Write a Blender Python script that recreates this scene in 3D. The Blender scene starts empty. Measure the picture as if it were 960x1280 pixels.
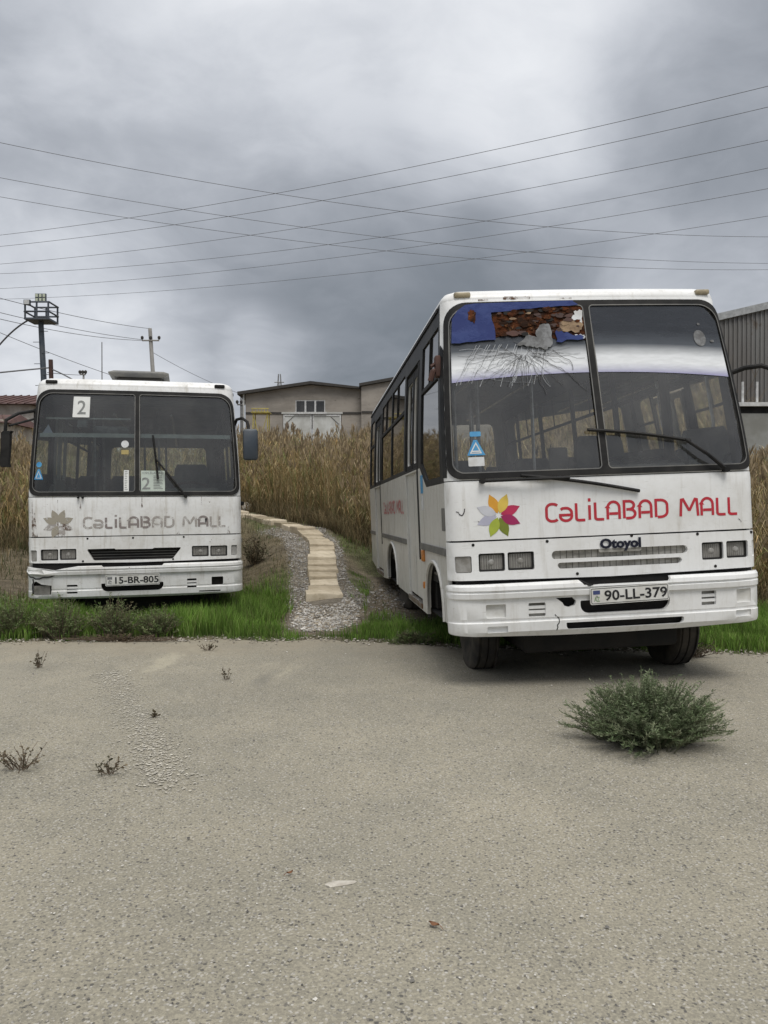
import bpy, math, random
import numpy as np
from mathutils import Vector, Matrix, Euler
from mathutils.geometry import delaunay_2d_cdt
rnd = random.Random(7)
rng = np.random.default_rng(11)
R = math.radians
scene = bpy.context.scene
col = scene.collection

# ------------------------------------------------------------------ camera, sky, sun, exposure
CAM_H = 1.33
cam = bpy.data.cameras.new('camera')
cam.sensor_fit = 'VERTICAL'; cam.sensor_height = 36.0
cam.lens = 961 / 1280 * 36.0
cam.clip_start = 0.05; cam.clip_end = 6000
cam_o = bpy.data.objects.new('camera', cam); col.objects.link(cam_o)
cam_o.location = (0, 0, CAM_H)
cam_o.rotation_euler = (R(90 - 0.477), 0, 0)
scene.camera = cam_o

SUN_EL, SUN_AZ = 62.0, 165.0        # azimuth clockwise from +Y: behind the camera, a little to the right
world = bpy.data.worlds.new('World'); scene.world = world; world.use_nodes = True
nt = world.node_tree; nt.nodes.clear()
class N:
    def __init__(s, tree): s.t = tree
    def __call__(s, typ, **kw):
        n = s.t.nodes.new(typ)
        for k, v in kw.items(): setattr(n, k, v)
        return n
    def link(s, a, b): s.t.links.new(a, b)
    def set(s, sock, v):
        if isinstance(v, bpy.types.NodeSocket): s.t.links.new(v, sock)
        else: sock.default_value = v
    def math(s, op, a, b=None, c=None, clamp=False):
        n = s('ShaderNodeMath', operation=op, use_clamp=clamp)
        s.set(n.inputs[0], a)
        if b is not None: s.set(n.inputs[1], b)
        if c is not None: s.set(n.inputs[2], c)
        return n.outputs[0]
    def vmath(s, op, a, b=None, out=0):
        n = s('ShaderNodeVectorMath', operation=op)
        s.set(n.inputs[0], a)
        if b is not None: s.set(n.inputs[1], b)
        return n.outputs[out]
    def rng(s, v, a, b, c=0.0, d=1.0, smooth=True):
        n = s('ShaderNodeMapRange', interpolation_type='SMOOTHSTEP' if smooth else 'LINEAR')
        s.set(n.inputs[0], v); n.inputs[1].default_value = a; n.inputs[2].default_value = b
        n.inputs[3].default_value = c; n.inputs[4].default_value = d
        return n.outputs[0]
    def mix(s, f, a, b, blend='MIX'):
        n = s('ShaderNodeMix', data_type='RGBA', blend_type=blend)
        s.set(n.inputs[0], f)
        for sock, v in ((n.inputs[6], a), (n.inputs[7], b)):
            s.set(sock, v if isinstance(v, bpy.types.NodeSocket) else (*v[:3], 1))
        return n.outputs[2]
    def noise(s, vec, scale, detail=4, rough=.55, out='Fac', dist=0.0):
        n = s('ShaderNodeTexNoise'); s.set(n.inputs['Vector'], vec)
        n.inputs['Scale'].default_value = scale; n.inputs['Detail'].default_value = detail
        n.inputs['Roughness'].default_value = rough; n.inputs['Distortion'].default_value = dist
        return n.outputs[out]
    def vor(s, vec, scale, out='Distance', feature='F1'):
        n = s('ShaderNodeTexVoronoi', feature=feature); s.set(n.inputs['Vector'], vec); n.inputs['Scale'].default_value = scale
        return n.outputs[out]
    def scale(s, vec, sc):
        n = s('ShaderNodeMapping'); s.set(n.inputs[0], vec); n.inputs['Scale'].default_value = sc
        return n.outputs[0]
w = N(nt)
g = w('ShaderNodeTexCoord').outputs['Generated']
sep = w('ShaderNodeSeparateXYZ'); w.link(g, sep.inputs[0])
zc = w.math('MAXIMUM', sep.outputs[2], 0.0)
# cloud deck: direction projected on a plane overhead
inv = w.math('DIVIDE', 1.0, w.math('ADD', zc, 0.30))
pl = w.vmath('SCALE', g); pl.node.inputs['Scale'].default_value = 1.0; w.link(inv, pl.node.inputs['Scale'])
warp = w.noise(pl, 1.3, 3, .55, 'Color')
wv = w.vmath('SCALE', w.vmath('SUBTRACT', warp, (.5, .5, .5))); wv.node.inputs['Scale'].default_value = 0.5
pw = w.vmath('ADD', pl, wv)
n1 = w.noise(pw, 1.15, 5, .52)
n2 = w.noise(pw, 3.6, 6, .58)
gw = w.vmath('ADD', g, w.vmath('SCALE', w.vmath('SUBTRACT', w.noise(g, 2.2, 4, .6, 'Color'), (.5, .5, .5))))
gw.node.inputs[1].links[0].from_node.inputs['Scale'].default_value = 0.22
def sky_dir(px, py):
    v = Vector(((px - 480) / 961, 1, -(py - 632) / 961)).normalized(); return tuple(v)
def blob(px, py, rad_in, rad_out, amp):       # one cloud mass in the deck, its edge broken up by the warp
    dt = w.vmath('DOT_PRODUCT', w.vmath('NORMALIZE', gw), sky_dir(px, py), out=1)
    return w.rng(dt, math.cos(R(rad_out)), math.cos(R(rad_in)), 0.0, amp)
val = w.math('ADD', w.math('MULTIPLY', w.rng(n1, .3, .7), .30), w.math('MULTIPLY', w.rng(n2, .3, .7), .16))
val = w.math('ADD', val, 0.175)
for b in ((690, 80, 1, 12, .13), (560, 60, 2, 18, .04), (160, 100, 4, 24, .10), (930, 90, 1, 11, -.20), (450, 420, 2, 16, -.17), (700, 330, 2, 14, -.05), (170, 330, 2, 14, -.06),
          (20, 440, 1, 13, .32), (240, 470, 1, 9, .20), (330, 455, .5, 4.5, .16), (640, 190, 1, 9, .08), (900, 340, 1, 8, .08)):
    val = w.math('ADD', val, blob(*b))
val = w.math('ADD', val, w.math('MULTIPLY', w.math('POWER', zc, 4.0), 2.6))     # an overcast sky is brightest overhead
val = w.math('MINIMUM', w.math('MAXIMUM', val, 0.06), 1.6)
ramp = w('ShaderNodeValToRGB'); cr = ramp.color_ramp; cr.interpolation = 'B_SPLINE'
w.link(w.math('DIVIDE', val, 1.6), ramp.inputs[0])
cr.elements[0].position = 0.0; cr.elements[0].color = (.140, .160, .182, 1)
cr.elements[1].position = 1.0; cr.elements[1].color = (1.25, 1.25, 1.25, 1)
for p, c in ((.16, (.200, .219, .248)), (.34, (.345, .366, .405)), (.52, (.56, .583, .625)), (.72, (.84, .85, .865))):
    e = cr.elements.new(p); e.color = (*c, 1)
sky = w('ShaderNodeTexSky', sky_type='NISHITA', sun_disc=False)
sky.sun_elevation = R(SUN_EL); sky.sun_rotation = R(SUN_AZ); sky.dust_density = 3.0
b1 = w('ShaderNodeBackground'); w.link(sky.outputs[0], b1.inputs[0]); b1.inputs[1].default_value = 0.07
b2 = w('ShaderNodeBackground'); w.link(ramp.outputs[0], b2.inputs[0]); b2.inputs[1].default_value = 1.0
ms = w('ShaderNodeMixShader'); ms.inputs[0].default_value = 0.94
w.link(b1.outputs[0], ms.inputs[1]); w.link(b2.outputs[0], ms.inputs[2])
wo = w('ShaderNodeOutputWorld'); w.link(ms.outputs[0], wo.inputs[0])

sl = bpy.data.lights.new('sun', 'SUN'); sl.energy = 1.5; sl.angle = R(26); sl.color = (1, .965, .91)
so = bpy.data.objects.new('sun', sl); col.objects.link(so); so.location = (6, -20, 30)
sd = Vector((math.sin(R(SUN_AZ)) * math.cos(R(SUN_EL)), math.cos(R(SUN_AZ)) * math.cos(R(SUN_EL)), math.sin(R(SUN_EL))))
so.rotation_euler = (-sd).to_track_quat('-Z', 'Y').to_euler()

vs_ = scene.view_settings
vs_.view_transform = 'Standard'; vs_.look = 'None'; vs_.exposure = 0.32; vs_.gamma = 1.0; vs_.use_curve_mapping = False
scene.render.resolution_x = 768; scene.render.resolution_y = 1024
scene.cycles.max_bounces = 6; scene.cycles.transparent_max_bounces = 10
scene.cycles.use_denoising = True

# ------------------------------------------------------------------ materials
MATS = {}
def newmat(name):
    m = bpy.data.materials.new(name); m.use_nodes = True; m.node_tree.nodes.clear()
    n = N(m.node_tree); out = n('ShaderNodeOutputMaterial'); bs = n('ShaderNodeBsdfPrincipled')
    n.link(bs.outputs[0], out.inputs[0]); MATS[name] = m
    return m, n, bs, out
def bump(n, bs, h, dist, strength=.6):
    b = n('ShaderNodeBump'); b.inputs['Distance'].default_value = dist; b.inputs['Strength'].default_value = strength
    n.set(b.inputs['Height'], h); n.link(b.outputs[0], bs.inputs['Normal'])
def simple(name, c, rough=.6, metal=0, c2=None, sc=8, stretch=(1, 1, 1), lo=.35, hi=.65, bd=0, c3=None, sc3=40, spec=.5):
    spec_ = spec
    m, n, bs, out = newmat(name)
    bs.inputs['Roughness'].default_value = rough; bs.inputs['Metallic'].default_value = metal
    bs.inputs['Specular IOR Level'].default_value = spec_
    co = n('ShaderNodeTexCoord').outputs['Object']
    if c2 is None: c2 = tuple(min(1, x * .72) for x in c)
    f = n.rng(n.noise(n.scale(co, stretch), sc, 6, .6), lo, hi)
    cc = n.mix(f, c, c2)
    if c3: cc = n.mix(n.rng(n.noise(co, sc3, 5, .7), .58, .7), cc, c3)
    n.link(cc, bs.inputs['Base Color'])
    if bd: bump(n, bs, f, bd)
    return m
def attrmat(name, rough=.85, var=.35, sc=30, trans=0):      # colour per blade or stone from the mesh, plus a little noise
    m, n, bs, out = newmat(name)
    a = n('ShaderNodeAttribute', attribute_name='tint').outputs['Color']
    co = n('ShaderNodeTexCoord').outputs['Object']
    f = n.rng(n.noise(co, sc, 4, .6), .3, .7, 1 - var, 1 + var)
    v = n.vmath('SCALE', a); n.link(f, v.node.inputs['Scale'])
    n.link(v, bs.inputs['Base Color']); bs.inputs['Roughness'].default_value = rough
    bs.inputs['Specular IOR Level'].default_value = .2
    if trans:
        t = n('ShaderNodeBsdfTranslucent'); n.link(v, t.inputs[0]); mx = n('ShaderNodeMixShader'); mx.inputs[0].default_value = trans
        n.link(bs.outputs[0], mx.inputs[1]); n.link(t.outputs[0], mx.inputs[2]); n.link(mx.outputs[0], out.inputs[0])
    return m

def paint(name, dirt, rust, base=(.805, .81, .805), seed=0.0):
    m, n, bs, out = newmat(name)
    co = n('ShaderNodeTexCoord').outputs['Object']
    mp = n('ShaderNodeMapping'); n.link(co, mp.inputs[0]); mp.inputs['Location'].default_value = (seed, seed * .7, 0); co = mp.outputs[0]
    streak = n.rng(n.noise(n.scale(co, (9, 9, .9)), 2.2, 6, .65), .50, .74)
    blot = n.rng(n.noise(co, 2.1, 6, .62), .42, .72)
    fine = n.rng(n.noise(co, 26, 5, .7), .45, .75)
    f = n.math('MULTIPLY', n.math('ADD', n.math('MULTIPLY', streak, .55), n.math('ADD', n.math('MULTIPLY', blot, .45), n.math('MULTIPLY', fine, .22))), dirt, clamp=True)
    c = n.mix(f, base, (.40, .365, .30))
    runs = n.rng(n.noise(n.scale(co, (26, 26, .8)), 1.3, 5, .7), .64, .73)
    runm = n.rng(n.noise(co, 1.4, 3, .5), .5, .65)
    c = n.mix(n.math('MULTIPLY', n.math('MULTIPLY', runs, runm), min(1, rust * 1.2)), c, (.22, .14, .075))
    chips = n.rng(n.noise(co, 15, 7, .72), .70 - .03 * rust, .735 - .03 * rust)
    c = n.mix(n.math('MULTIPLY', chips, .9), c, (.10, .055, .03))
    scr = n.rng(n.noise(n.scale(co, (3, 3, 45)), 2.0, 3, .6), .70, .72)
    c = n.mix(n.math('MULTIPLY', scr, .35), c, (.30, .28, .25))
    n.link(c, bs.inputs['Base Color'])
    n.link(n.rng(f, 0, .7, .30, .65), bs.inputs['Roughness'])
    bump(n, bs, n.math('ADD', n.noise(co, 2.4, 3, .5), n.math('MULTIPLY', n.noise(co, 9, 3, .5), .18)), .016, .45)
    return m
paint('paint_right', .50, .7)
paint('paint_left', .82, 1.1, seed=4.3)
paint('paint_side', .9, 1.0, base=(.60, .60, .575), seed=9.1)  # shade of the sides put into a greyer base white, plus heavier grime
simple('black_rubber', (.014, .014, .014), .7, c2=(.028, .027, .026), sc=6, spec=.2)
simple('black_paint', (.013, .014, .015), .55, c2=(.032, .032, .031), sc=3, spec=.2)
simple('dark_void', (.008, .008, .008), .9, c2=(.016, .014, .012), sc=5)
simple('tyre', (.022, .021, .020), .85, c2=(.075, .065, .052), sc=5, bd=.002)
simple('rim_steel', (.20, .18, .16), .6, .4, c2=(.13, .075, .04), sc=7)
simple('moulding_grey', (.11, .11, .108), .6, c2=(.17, .165, .15), sc=6)
simple('seat_cloth', (.12, .12, .12), .9, c2=(.19, .185, .17), sc=5)
simple('dash', (.13, .13, .125), .8, c2=(.22, .21, .19), sc=3)
simple('liner', (.30, .30, .29), .85, c2=(.20, .20, .19), sc=2)
simple('inner_floor', (.13, .125, .115), .9, c2=(.2, .19, .165), sc=4)
simple('chrome', (.55, .55, .54), .35, .9, c2=(.3, .29, .27), sc=10)
simple('mesh_grey', (.36, .35, .32), .7, c2=(.22, .21, .185), sc=9, stretch=(1, 1, 3))
simple('orange_lens', (.62, .22, .03), .3, c2=(.40, .16, .04), sc=12)
simple('clear_lens', (.36, .355, .34), .28, c2=(.22, .21, .19), sc=10)
simple('lens_dirty', (.27, .26, .245), .25, .35, c2=(.15, .145, .13), sc=9)
simple('marker_lens', (.40, .34, .22), .4, c2=(.25, .21, .14), sc=14)
simple('red_print', (.50, .022, .040), .45, c2=(.44, .03, .045), sc=5)
simple('red_faded', (.50, .13, .13), .6, c2=(.56, .34, .32), sc=9)
simple('plate_white', (.72, .72, .70), .45, c2=(.58, .57, .53), sc=9)
simple('plate_black', (.015, .015, .017), .5)
simple('plate_blue', (.06, .08, .22), .5)
simple('plate_green', (.20, .32, .15), .5)
simple('badge_blue', (.012, .014, .032), .3, .2)
simple('film_blue', (.018, .032, .135), .6, spec=.2, c2=(.030, .050, .17), sc=7, lo=.4, hi=.62, bd=.004)
simple('film_brown', (.10, .034, .014), .95, spec=.1, c2=(.028, .016, .011), sc=13, lo=.38, hi=.6, bd=.02, c3=(.25, .12, .05), sc3=24)
simple('film_grey', (.21, .215, .22), .7, c2=(.10, .10, .10), sc=20)
simple('film_tan', (.30, .21, .125), .8, c2=(.17, .11, .065), sc=22)
simple('sticker_blue', (.035, .22, .46), .5, c2=(.07, .30, .52), sc=14)
simple('sticker_white', (.62, .64, .65), .6, c2=(.5, .5, .49), sc=12)
simple('sticker_yellow', (.46, .36, .13), .6)
simple('paper', (.74, .75, .73), .8, c2=(.66, .67, .65), sc=6)
simple('paper_green', (.50, .56, .50), .8, c2=(.44, .50, .45), sc=6)
simple('ink_grey', (.16, .17, .17), .8, c2=(.25, .26, .25), sc=30)
simple('white_bar', (.60, .61, .60), .5, c2=(.45, .45, .43), sc=5)
simple('crack_light', (.62, .64, .66), .3)
simple('crack_dark', (.03, .03, .03), .5)
simple('crack_mid', (.20, .21, .22), .5)
for nm, c in (('petal_orange', (.74, .36, .04)), ('petal_yellow', (.76, .55, .10)), ('petal_crimson', (.52, .03, .10)), ('petal_wine', (.36, .02, .11)),
              ('petal_olive', (.20, .24, .03)), ('petal_lime', (.42, .50, .06)), ('petal_lavender', (.52, .52, .64)), ('petal_pale', (.62, .63, .68))):
    simple(nm, c, .45, c2=tuple(x * .85 for x in c), sc=6)
simple('petal_line', (.72, .72, .70), .5)
simple('concrete_wall', (.36, .325, .285), .9, c2=(.26, .235, .205), sc=.5, stretch=(1, 1, 2.5), bd=.02, c3=(.20, .175, .15), sc3=3)
simple('roof_dark', (.06, .055, .05), .8)
simple('gate_white', (.62, .63, .61), .55, c2=(.46, .46, .43), sc=.9)
simple('gate_dark', (.30, .30, .29), .6)
simple('window_white', (.66, .66, .65), .6)
simple('yellow_paint', (.50, .42, .10), .6, c2=(.36, .30, .08), sc=3)
simple('roof_red', (.095, .042, .034), .75, c2=(.070, .032, .027), sc=1.5)
simple('plaster', (.58, .55, .50), .9, c2=(.38, .33, .28), sc=.9)
simple('steel_blue', (.06, .075, .095), .5, .3, c2=(.10, .11, .12), sc=3)
simple('steel_grey', (.27, .27, .27), .6, .2, c2=(.2, .2, .195), sc=3)
simple('rust_post', (.085, .040, .030), .8, c2=(.05, .03, .025), sc=6)
simple('pole_concrete', (.40, .39, .37), .85, c2=(.30, .29, .27), sc=2)
simple('wire', (.13, .13, .135), .7)
simple('corrugated', (.205, .205, .20), .6, .15, c2=(.145, .135, .125), sc=.7, stretch=(1, 1, .25), c3=(.13, .105, .085), sc3=1.6)
simple('fascia', (.42, .43, .43), .5, .2)
simple('wall_grey', (.33, .335, .32), .9, c2=(.22, .22, .20), sc=1.2)
simple('twig', (.10, .075, .05), .9, c2=(.16, .12, .085), sc=9)
simple('bush_stem', (.10, .115, .065), .9, c2=(.14, .14, .085), sc=9)
simple('twig_pale', (.26, .21, .14), .9, c2=(.17, .13, .09), sc=9)
simple('slab_tan', (.44, .375, .275), .9, c2=(.34, .285, .20), sc=7, bd=.006, c3=(.27, .22, .15), sc3=28)
simple('slab_pale', (.56, .49, .375), .9, c2=(.45, .385, .28), sc=7, bd=.006, c3=(.34, .285, .20), sc3=28)
simple('slab_olive', (.30, .255, .175), .9, c2=(.24, .20, .13), sc=7, bd=.006, c3=(.36, .30, .21), sc3=28)
simple('dead_leaf', (.20, .085, .035), .8, c2=(.12, .06, .03), sc=40)
simple('pale_stain', (.50, .47, .41), .9, c2=(.36, .33, .28), sc=18, bd=.002)
simple('rock_pale', (.50, .46, .40), .9, c2=(.34, .31, .27), sc=6, bd=.02)
simple('lamp_glass', (.62, .66, .52), .25, c2=(.5, .54, .42), sc=20)
attrmat('grass_blades', .7, .3, 3, .25)
attrmat('reed_mat', .85, .25, 4, .2)
attrmat('gravel_mat', .9, .3, 60)
attrmat('bush_mat', .8, .25, 12, .15)

def glass(name, tint, dust, dustcol=(.42, .41, .39), ior=1.5, rough=.02, sc=2.0, gain=1.0):
    m, n, bs, out = newmat(name)
    m.node_tree.nodes.remove(bs)
    co = n('ShaderNodeTexCoord').outputs['Object']
    tr = n('ShaderNodeBsdfTransparent'); tr.inputs[0].default_value = (*tint, 1)
    gl = n('ShaderNodeBsdfGlossy'); gl.inputs['Roughness'].default_value = rough; gl.inputs[0].default_value = (1, 1, 1, 1)
    fr = n('ShaderNodeFresnel'); fr.inputs[0].default_value = ior
    m1 = n('ShaderNodeMixShader'); n.link(n.math('MULTIPLY', fr.outputs[0], 1.7 * gain, clamp=True), m1.inputs[0]); n.link(tr.outputs[0], m1.inputs[1]); n.link(gl.outputs[0], m1.inputs[2])
    df = n('ShaderNodeBsdfDiffuse'); df.inputs[0].default_value = (*dustcol, 1)
    d = n.math('MULTIPLY', n.math('ADD', .45, n.rng(n.noise(n.scale(co, (1, 1, .6)), sc, 6, .65), .35, .7, 0, .8)), dust)
    d = n.math('ADD', d, n.math('MULTIPLY', n.rng(n.noise(n.scale(co, (6, 6, .8)), 3, 4, .6), .55, .8), dust * .6), clamp=True)
    m2 = n('ShaderNodeMixShader'); n.link(d, m2.inputs[0]); n.link(m1.outputs[0], m2.inputs[1]); n.link(df.outputs[0], m2.inputs[2])
    n.link(m2.outputs[0], out.inputs[0]); return m
glass('windshield', (.86, .89, .87), .09, gain=1.15)
glass('windshield_old', (.66, .74, .72), .07)
glass('side_glass', (.16, .16, .15), .05, (.30, .28, .25), gain=.55)
glass('side_glass_clear', (.85, .87, .86), .05, (.32, .30, .27))
glass('far_glass', (.10, .11, .12), .10)
# printed sun strip: a dark tint at the top that fades into a white band with a violet hem
m, n, bs, out = newmat('sun_strip')
co = n('ShaderNodeTexCoord').outputs['Object']; sp = n('ShaderNodeSeparateXYZ'); n.link(co, sp.inputs[0])
zz = n.math('ADD', sp.outputs[2], n.math('MULTIPLY', n.math('POWER', sp.outputs[0], 2.0), .035))
rp = n('ShaderNodeValToRGB'); n.link(n.rng(zz, 2.27, 2.67, 0, 1, False), rp.inputs[0]); e = rp.color_ramp.elements
e[0].position = 0; e[0].color = (.60, .62, .66, 1); e[1].position = 1; e[1].color = (.028, .032, .04, 1)
for p, c in ((.10, (.46, .47, .50)), (.12, (.70, .70, .74)), (.15, (.34, .33, .52)), (.24, (.60, .61, .70)), (.36, (.84, .86, .88)), (.50, (.80, .82, .84)), (.74, (.08, .09, .105))):
    k = e.new(p); k.color = (*c, 1)
n.link(rp.outputs[0], bs.inputs['Base Color']); bs.inputs['Roughness'].default_value = .12
trn = n('ShaderNodeBsdfTransparent'); trn.inputs[0].default_value = (.85, .87, .88, 1)
mx = n('ShaderNodeMixShader'); n.link(n.rng(n.noise(n.scale(co, (2, 2, 9)), 4, 5, .6), .2, .8, .82, 1.0), mx.inputs[0]); n.link(trn.outputs[0], mx.inputs[1]); n.link(bs.outputs[0], mx.inputs[2]); n.link(mx.outputs[0], out.inputs[0])
# worn lettering residue
def residue(name, c, lo, hi):
    m, n, bs, out = newmat(name); co = n('ShaderNodeTexCoord').outputs['Object']
    bs.inputs['Base Color'].default_value = (*c, 1); bs.inputs['Roughness'].default_value = .8
    t = n('ShaderNodeBsdfTransparent'); mx = n('ShaderNodeMixShader')
    n.link(n.rng(n.noise(co, 14, 6, .72), lo, hi, .08, .95), mx.inputs[0]); n.link(t.outputs[0], mx.inputs[1]); n.link(bs.outputs[0], mx.inputs[2]); n.link(mx.outputs[0], out.inputs[0])
residue('residue_light', (.40, .37, .345), .36, .62)
residue('residue_dark', (.26, .225, .215), .30, .55)
residue('residue_petal', (.36, .33, .27), .28, .46)
residue('rust_stain', (.10, .05, .025), .45, .62)
residue('scuff', (.05, .045, .05), .42, .55)
# asphalt
m, n, bs, out = newmat('asphalt')
co = n('ShaderNodeTexCoord').outputs['Object']
big = n.rng(n.noise(co, .42, 6, .6), .32, .68)
mid = n.rng(n.noise(co, 2.3, 6, .65), .35, .7)
c = n.mix(big, (.258, .239, .189), (.328, .300, .234))
c = n.mix(n.math('MULTIPLY', mid, .45), c, (.212, .202, .165))
grit = n.noise(co, 95, 3, .7)
c = n.mix(n.rng(grit, .40, .64), n.mix(1, c, (.82, .82, .83), 'MULTIPLY'), n.mix(1, c, (1.16, 1.155, 1.14), 'MULTIPLY'))
vo = n.vor(co, 62, 'Color'); vd = n.vor(co, 62)
sv = n('ShaderNodeSeparateColor'); n.link(vo, sv.inputs[0])
isst = n.math('MULTIPLY', n.rng(sv.outputs[0], .80, .82, smooth=False), n.rng(vd, .28, .40, 1, 0))
stc = n.mix(n.rng(sv.outputs[1], .35, .75), (.075, .073, .072), (.46, .44, .40))
c = n.mix(n.math('MULTIPLY', isst, .8), c, stc)
vo2 = n.vor(co, 150, 'Color'); sv2 = n('ShaderNodeSeparateColor'); n.link(vo2, sv2.inputs[0])
c = n.mix(n.math('MULTIPLY', n.rng(sv2.outputs[0], .84, .86, smooth=False), .6), c, n.mix(n.rng(sv2.outputs[1], .4, .6), (.085, .082, .08), (.45, .43, .39)))
stain = n.rng(n.noise(n.scale(co, (1, .55, 1)), .9, 5, .62, dist=.6), .58, .72)
c = n.mix(n.math('MULTIPLY', stain, .7), c, (.42, .385, .295))
dark = n.rng(n.noise(n.scale(co, (1, .7, 1)), .75, 6, .6, dist=.8), .60, .75)
c = n.mix(n.math('MULTIPLY', dark, .55), c, (.150, .145, .125))
fl2 = n.rng(n.noise(n.scale(co, (1.3, .5, 1)), .33, 5, .6, dist=1.2), .50, .70)
c = n.mix(n.math('MULTIPLY', fl2, .35), c, (.20, .192, .165))
spx = n('ShaderNodeSeparateXYZ'); n.link(co, spx.inputs[0])
drift = n.rng(n.math('ADD', spx.outputs[1], n.math('MULTIPLY', n.noise(co, 1.6, 6, .65), 2.6)), 7.75, 9.0)
c = n.mix(n.math('MULTIPLY', drift, .7), c, n.mix(n.noise(co, 6, 5, .65), (.24, .205, .15), (.36, .325, .255)))
n.link(c, bs.inputs['Base Color']); bs.inputs['Roughness'].default_value = .93; bs.inputs['Specular IOR Level'].default_value = .25
hgt = n.math('ADD', n.math('MULTIPLY', grit, .6), n.math('ADD', n.math('MULTIPLY', isst, .5), n.math('MULTIPLY', n.noise(co, 12, 4, .6), 1.2)))
bump(n, bs, hgt, .006, .8)
# soil
m, n, bs, out = newmat('soil')
co = n('ShaderNodeTexCoord').outputs['Object']
a = n('ShaderNodeAttribute', attribute_name='tint').outputs['Color']
f = n.noise(co, 5, 7, .7); f2 = n.noise(co, 42, 5, .7)
v = n.vmath('SCALE', a); n.link(n.math('MULTIPLY', n.rng(f, .3, .7, .62, 1.3), n.rng(f2, .3, .7, .6, 1.35)), v.node.inputs['Scale'])
n.link(v, bs.inputs['Base Color']); bs.inputs['Roughness'].default_value = .97; bs.inputs['Specular IOR Level'].default_value = .1
bump(n, bs, n.math('ADD', f, n.math('MULTIPLY', f2, .5)), .03, .9)
M = MATS

# ------------------------------------------------------------------ object helpers
def link(name, me, mat=None, parent=None, smooth=None):
    o = bpy.data.objects.new(name, me); col.objects.link(o)
    if mat is not None and not me.materials: me.materials.append(M[mat] if isinstance(mat, str) else mat)
    if parent is not None: o.parent = parent
    if smooth is not None and len(me.polygons):
        me.polygons.foreach_set('use_smooth', [True] * len(me.polygons))
        me.set_sharp_from_angle(angle=R(smooth))
    return o
def tag(o, label, cat, group=None):
    o['label'] = label; o['category'] = cat
    if group: o['group'] = group
    return o
def empty(name, loc=(0, 0, 0), rz=0):
    o = bpy.data.objects.new(name, None); col.objects.link(o); o.location = loc; o.rotation_euler = (0, 0, rz); o.empty_display_size = .2
    return o
class MB:
    def __init__(s): s.v = []; s.f = []
    def add(s, vs, fs):
        b = len(s.v); s.v += [tuple(p) for p in vs]; s.f += [tuple(i + b for i in f) for f in fs]; return s
    def box(s, x0, x1, y0, y1, z0, z1):
        return s.add([(x0, y0, z0), (x1, y0, z0), (x1, y1, z0), (x0, y1, z0), (x0, y0, z1), (x1, y0, z1), (x1, y1, z1), (x0, y1, z1)],
                     [(0, 3, 2, 1), (4, 5, 6, 7), (0, 1, 5, 4), (1, 2, 6, 5), (2, 3, 7, 6), (3, 0, 4, 7)])
    def rbox(s, x0, x1, y0, y1, z0, z1, b=.01):          # box with bevelled edges, built as stacked rounded outlines
        rings = []
        def ring(d, z):
            pts = []
            for cx, cy, a0 in ((x1 - b, y1 - b, 0), (x0 + b, y1 - b, 90), (x0 + b, y0 + b, 180), (x1 - b, y0 + b, 270)):
                for k in range(3):
                    a = R(a0 + 45 * k); pts.append((cx + (b - d) * math.cos(a), cy + (b - d) * math.sin(a), z))
            return pts
        for d, z in ((b * .9, z0), (b * .3, z0 + b * .3), (0, z0 + b), (0, z1 - b), (b * .3, z1 - b * .3), (b * .9, z1)): rings.append(ring(d, z))
        return s.loft(rings, True)
    def loft(s, rings, caps=False):
        n = len(rings[0]); vs = [p for r in rings for p in r]; fs = []
        for k in range(len(rings) - 1):
            for i in range(n):
                j = (i + 1) % n; fs.append((k * n + i, k * n + j, (k + 1) * n + j, (k + 1) * n + i))
        if caps: fs.append(tuple(range(n))[::-1]); fs.append(tuple((len(rings) - 1) * n + i for i in range(n)))
        return s.add(vs, fs)
    def tube(s, pts, r, n=6, r1=None, caps=True):
        pts = [Vector(p) for p in pts]; rings = []
        up = None
        for i, p in enumerate(pts):
            t = (pts[min(i + 1, len(pts) - 1)] - pts[max(i - 1, 0)]).normalized()
            if up is None: up = Vector((0, 0, 1)) if abs(t.z) < .9 else Vector((1, 0, 0))
            a = t.cross(up).normalized(); b = a.cross(t).normalized(); up = b
            rr = r if r1 is None else r + (r1 - r) * i / (len(pts) - 1)
            rings.append([p + a * rr * math.cos(2 * math.pi * k / n) + b * rr * math.sin(2 * math.pi * k / n) for k in range(n)])
        return s.loft(rings, caps)
    def lathe(s, prof, axis='x', c=(0, 0, 0), n=28):          # prof: list of (offset along axis, radius)
        rings = []
        for h, r in prof:
            ring = []
            for k in range(n):
                a = 2 * math.pi * k / n
                if axis == 'x': ring.append((c[0] + h, c[1] + r * math.cos(a), c[2] + r * math.sin(a)))
                elif axis == 'y': ring.append((c[0] + r * math.cos(a), c[1] + h, c[2] + r * math.sin(a)))
                else: ring.append((c[0] + r * math.cos(a), c[1] + r * math.sin(a), c[2] + h))
            rings.append(ring)
        return s.loft(rings, True)
    def build(s, name, mat, parent=None, smooth=35):
        me = bpy.data.meshes.new(name); me.from_pydata(s.v, [], s.f); me.update()
        return link(name, me, mat, parent, smooth)
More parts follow.
